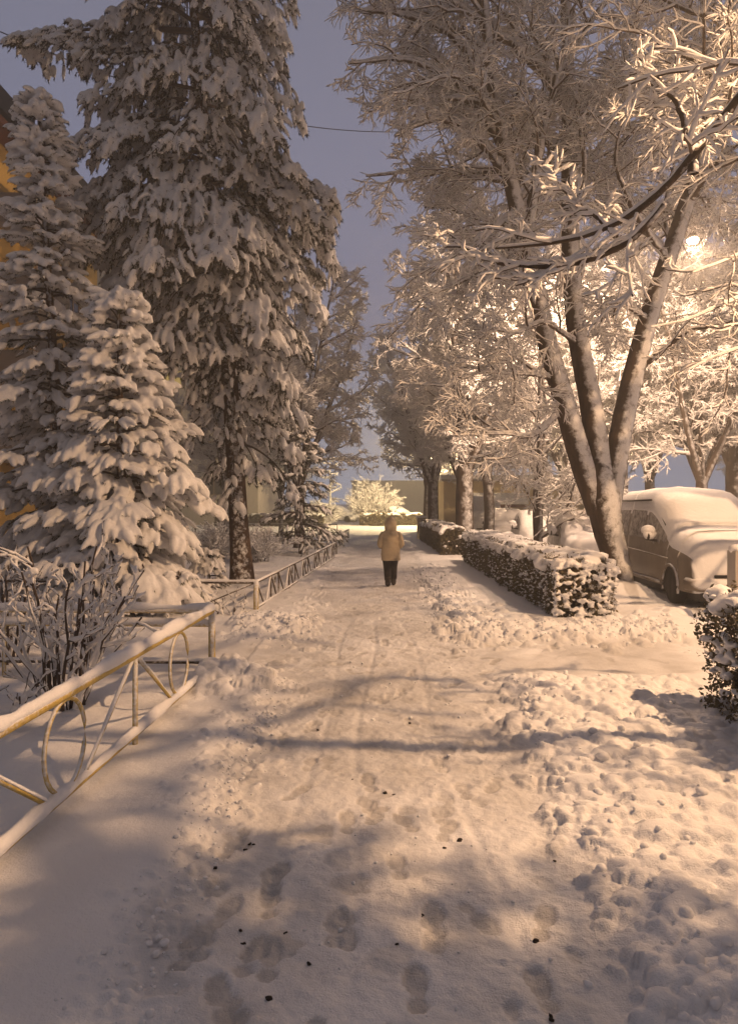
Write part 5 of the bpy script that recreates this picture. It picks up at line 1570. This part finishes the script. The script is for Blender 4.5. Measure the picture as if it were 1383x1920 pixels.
def spruce_boughs(seed, axis0, axis1, z0, z1, L0, L1, per, dz, el0=.05, el1=.55, dr0=.42, dr1=.10):
    q = rng_(seed); out = []
    z = z0
    a0 = np.asarray(axis0, float); a1 = np.asarray(axis1, float)
    k = 0
    while z < z1:
        f = (z - z0) / (z1 - z0)
        n = max(4, int(round(per * (1 - .35 * f))))
        for j in range(n):
            az = k * 2.4 + j * 2 * pi / n + q.normal(0, .26)
            g = (z - a0[2]) / (a1[2] - a0[2])
            st = a0 + (a1 - a0) * g
            L = (L0 + (L1 - L0) * f ** .85) * q.uniform(.62, 1.22)
            out.append((st + np.array([0, 0, q.normal(0, .19 * (1 - f) + .02)]), az, L, el0 + (el1 - el0) * f + q.normal(0, .10), (dr0 + (dr1 - dr0) * f) * q.uniform(.7, 1.35)))
        z += dz * (1 - .45 * f); k += 1
    return out

# slim spruce with the pointed top
b0 = px(128, 1132, 15.0); top = px(70, 172, 15.0)
b0[2] = 0
bo = spruce_boughs(51, b0, top, 1.2, top[2] - .12, 2.0, .30, 8, .45)
conifer('spruce_tree', 'slim pointed spruce with fluffy snow-covered boughs nearest the yellow building', tuple(b0), [b0 + [0, 0, -.1], b0 * .5 + top * .5, top], (.15, .02), bo, 51, .027, .064, 26, hang=.38, wid=.34, lat=.45, dens=56, flen=.24, jit=.10, sm=3)
# bushier, lower spruce in front of it
b1 = px(232, 1132, 13.6); b1[2] = 0; top1 = px(222, 552, 13.6)
bo = spruce_boughs(52, b1, top1, .45, top1[2] - .1, 2.25, .30, 9, .37, 0.05, .5, .5, .1)
conifer('spruce_tree', 'lower bushy spruce with heavy snow pillows on wide drooping boughs', tuple(b1), [b1 + [0, 0, -.1], b1 * .5 + top1 * .5, top1], (.13, .02), bo, 52, .026, .068, 26, hang=.40, wid=.36, lat=.45, dens=56, flen=.24, jit=.10, sm=3)

# the tall conifer behind
def tall_conifer():
    q = rng_(61)
    D = 17.4
    B = px(455, 1095, D); B[2] = 0
    ax = [B + [0, 0, -.1], px(448, 980, D), px(430, 690, D), px(402, 450, D), px(378, 200, D), px(362, 0, D), px(350, -200, D), px(345, -330, D)]
    ax = np.array(ax)
    def at_z(z):
        return np.array([np.interp(z, ax[:, 2], ax[:, 0]), D, z])
    out = []
    ztop = ax[-1, 2]
    z = 4.6; k = 0; left = 0
    while z < ztop - .3:
        Lm = np.interp(z, [4.6, 6, 8, 10, 12.5, 15, 18], [1.5, 2.1, 2.9, 3.3, 3.5, 3.3, 1.2])
        n = 6
        for j in range(n):
            az = k * 2.1 + j * 2 * pi / n + q.normal(0, .4)
            if q.random() < .12: continue
            out.append((at_z(z) + [0, 0, q.normal(0, .3)], az, Lm * q.uniform(.5, 1.10) * (.78 if cos(az) < -.3 else 1.0), q.uniform(.25, .65), q.uniform(.60, 1.15)))
        z += .56; k += 1
    # long boughs seen in the photograph: (start row, azimuth, length, elevation, droop)
    for (y, az, L, el, dr) in ((120, pi, 2.9, .30, .2), (170, pi + .3, 2.6, .15, .35), (60, pi - .25, 4.8, .25, .16), (330, -.1, 3.2, .22, .42), (300, -.6, 3.0, .2, .5), (420, .2, 2.7, .1, .5),
                               (560, -.3, 1.9, .05, .55), (640, -.5, 2.0, .1, .65), (700, .0, 1.9, .0, .55), (770, -.2, 1.7, .0, .6), (820, -.9, 1.2, -.1, .6), (760, -1.57, 1.0, -.1, .7), (850, -1.4, .8, -.1, .7), (900, -1.8, .7, -.2, .6),
                               (760, -2.6, 1.2, .0, .6), (340, 2.9, 3.2, .25, .7), (285, 3.0, 3.0, .1, .45), (300, -2.9, 3.1, .1, .5), (330, 2.6, 3.2, .15, .5), (370, 3.3, 3.3, .1, .45), (410, 2.7, 3.2, .1, .5), (460, 3.1, 3.1, .1, .5), (500, 2.5, 3.0, .1, .5), (400, -2.8, 3.3, .2, .7), (450, 2.8, 3.1, .2, .7), (520, -2.7, 2.9, .2, .7), (580, 2.9, 2.8, .2, .7), (640, -2.6, 2.4, .15, .7), (250, -2.7, 3.4, .3, .6), (350, -.35, 3.3, .3, .65), (480, -.1, 2.8, .2, .7), (430, -1.2, 2.8, .2, .7), (540, -1.0, 2.4, .2, .8), (860, 2.9, 1.0, 0, .5), (830, .1, 1.6, -.05, .75), (480, -2.4, 2.6, .1, .5), (380, -2.2, 2.9, .15, .5), (560, -1.9, 2.2, .05, .6)):
        z = px(400, y, D)[2]
        out.append((at_z(z), az, L, el, dr))
    conifer('spruce_tree', 'tallest conifer with hanging snow-loaded boughs and a bare dark lower trunk', tuple(B), ax, (.235, .06), out, 61, .032, .056, 28, hang=.8, wid=.36, lat=.9, dens=44, flen=.23, pj=.045, jit=.25, bare=.17, gap=.30, mat='needle_dark', needle_len=.085)
tall_conifer()

# young conifers round about
def small_conifers():
    b = px(566, 1010, 27.0); b[2] = 0; t_ = px(560, 770, 27.0)
    bo = spruce_boughs(71, b, t_, .9, t_[2] - .2, 1.5, .25, 6, .45, .1, .5, .3, .1)
    conifer('spruce_tree', 'dark young conifer seen past the right side of the tall conifer', tuple(b), [b, b * .5 + t_ * .5, t_], (.10, .02), bo, 71, .035, .045, 16, dens=36, bare=.3, jit=.3, needle_len=.09)
    for (x, d, h, s, lab) in ((392, 16.4, .95, 73, 'tiny spruce under heavy snow beside the tall conifer trunk'), (335, 12.6, .75, 74, 'little spruce bough heap behind the near fence rail')):
        b = np.array([(x - 691.5) / F * d, d, 0]); t_ = b + [0, 0, h]
        bo = spruce_boughs(s, b, t_, .12, h * .9, h * .62, .12, 6, .2, .1, .5, .35, .1)
        conifer('spruce_tree', lab, tuple(b), [b, b * .5 + t_ * .5, t_], (.035, .01), bo, s, .022, .042, 16, dens=70, flen=.16)
    # frosted thin sapling far away on the left of the path end
    q = rng_(81)
    b = np.array([-3.35, 64.0, 0.0]); trunk, crown, snow = MB(), MB(), MB()
    P = resample([b, b + [.05, 0, 2.5], b + [0, 0, 5.6]], 12); R = np.linspace(.09, .02, 12)
    add_bark(trunk, P[None], R[None], 8); c, r = snow_on(q, P[None], R[None], .06, .8); add_bark(snow, c, r, 6)
    P1, R1, L1 = sprout(q, P[None], R[None], np.array([5.6]), 22, .25, .97, .26, 78, 8, 5, .15, .08, .02, 1.0)
    add_bark(trunk, P1, R1, 5); c, r = snow_on(q, P1, R1, .05); add_bark(snow, c, r, 6)
    P2, R2, L2 = sprout(q, P1, R1, L1, 6, .2, 1, .4, 50, 10, 3, 0, .1, .01, .8)
    add_bark(crown, P2, R2, 3); c, r = snow_on(q, P2, R2, .04); add_bark(snow, c, r, 5)
    tree_object('sapling', 'thin frosted sapling with level branches in front of the far sky', 'tree', tuple(b), None, trunk, crown, snow)
small_conifers()

# ------------------------------------------------------------------ misty night air
def haze():
    mb = MB(); mb.box((-60, -25, -1.2), (60, 125, 31))
    m = bpy.data.materials.new('night_mist'); m.use_nodes = True
    nt = m.node_tree; nt.nodes.clear()
    o = nt.nodes.new('ShaderNodeOutputMaterial'); v = nt.nodes.new('ShaderNodeVolumePrincipled')
    v.inputs['Color'].default_value = (.95, .93, .90, 1); v.inputs['Density'].default_value = .0080; v.inputs['Anisotropy'].default_value = .25
    nt.links.new(v.outputs[0], o.inputs['Volume'])
    tag(mb.build('haze', m, None, False), 'thin night mist hanging over the street', None, None, 'stuff')
haze()
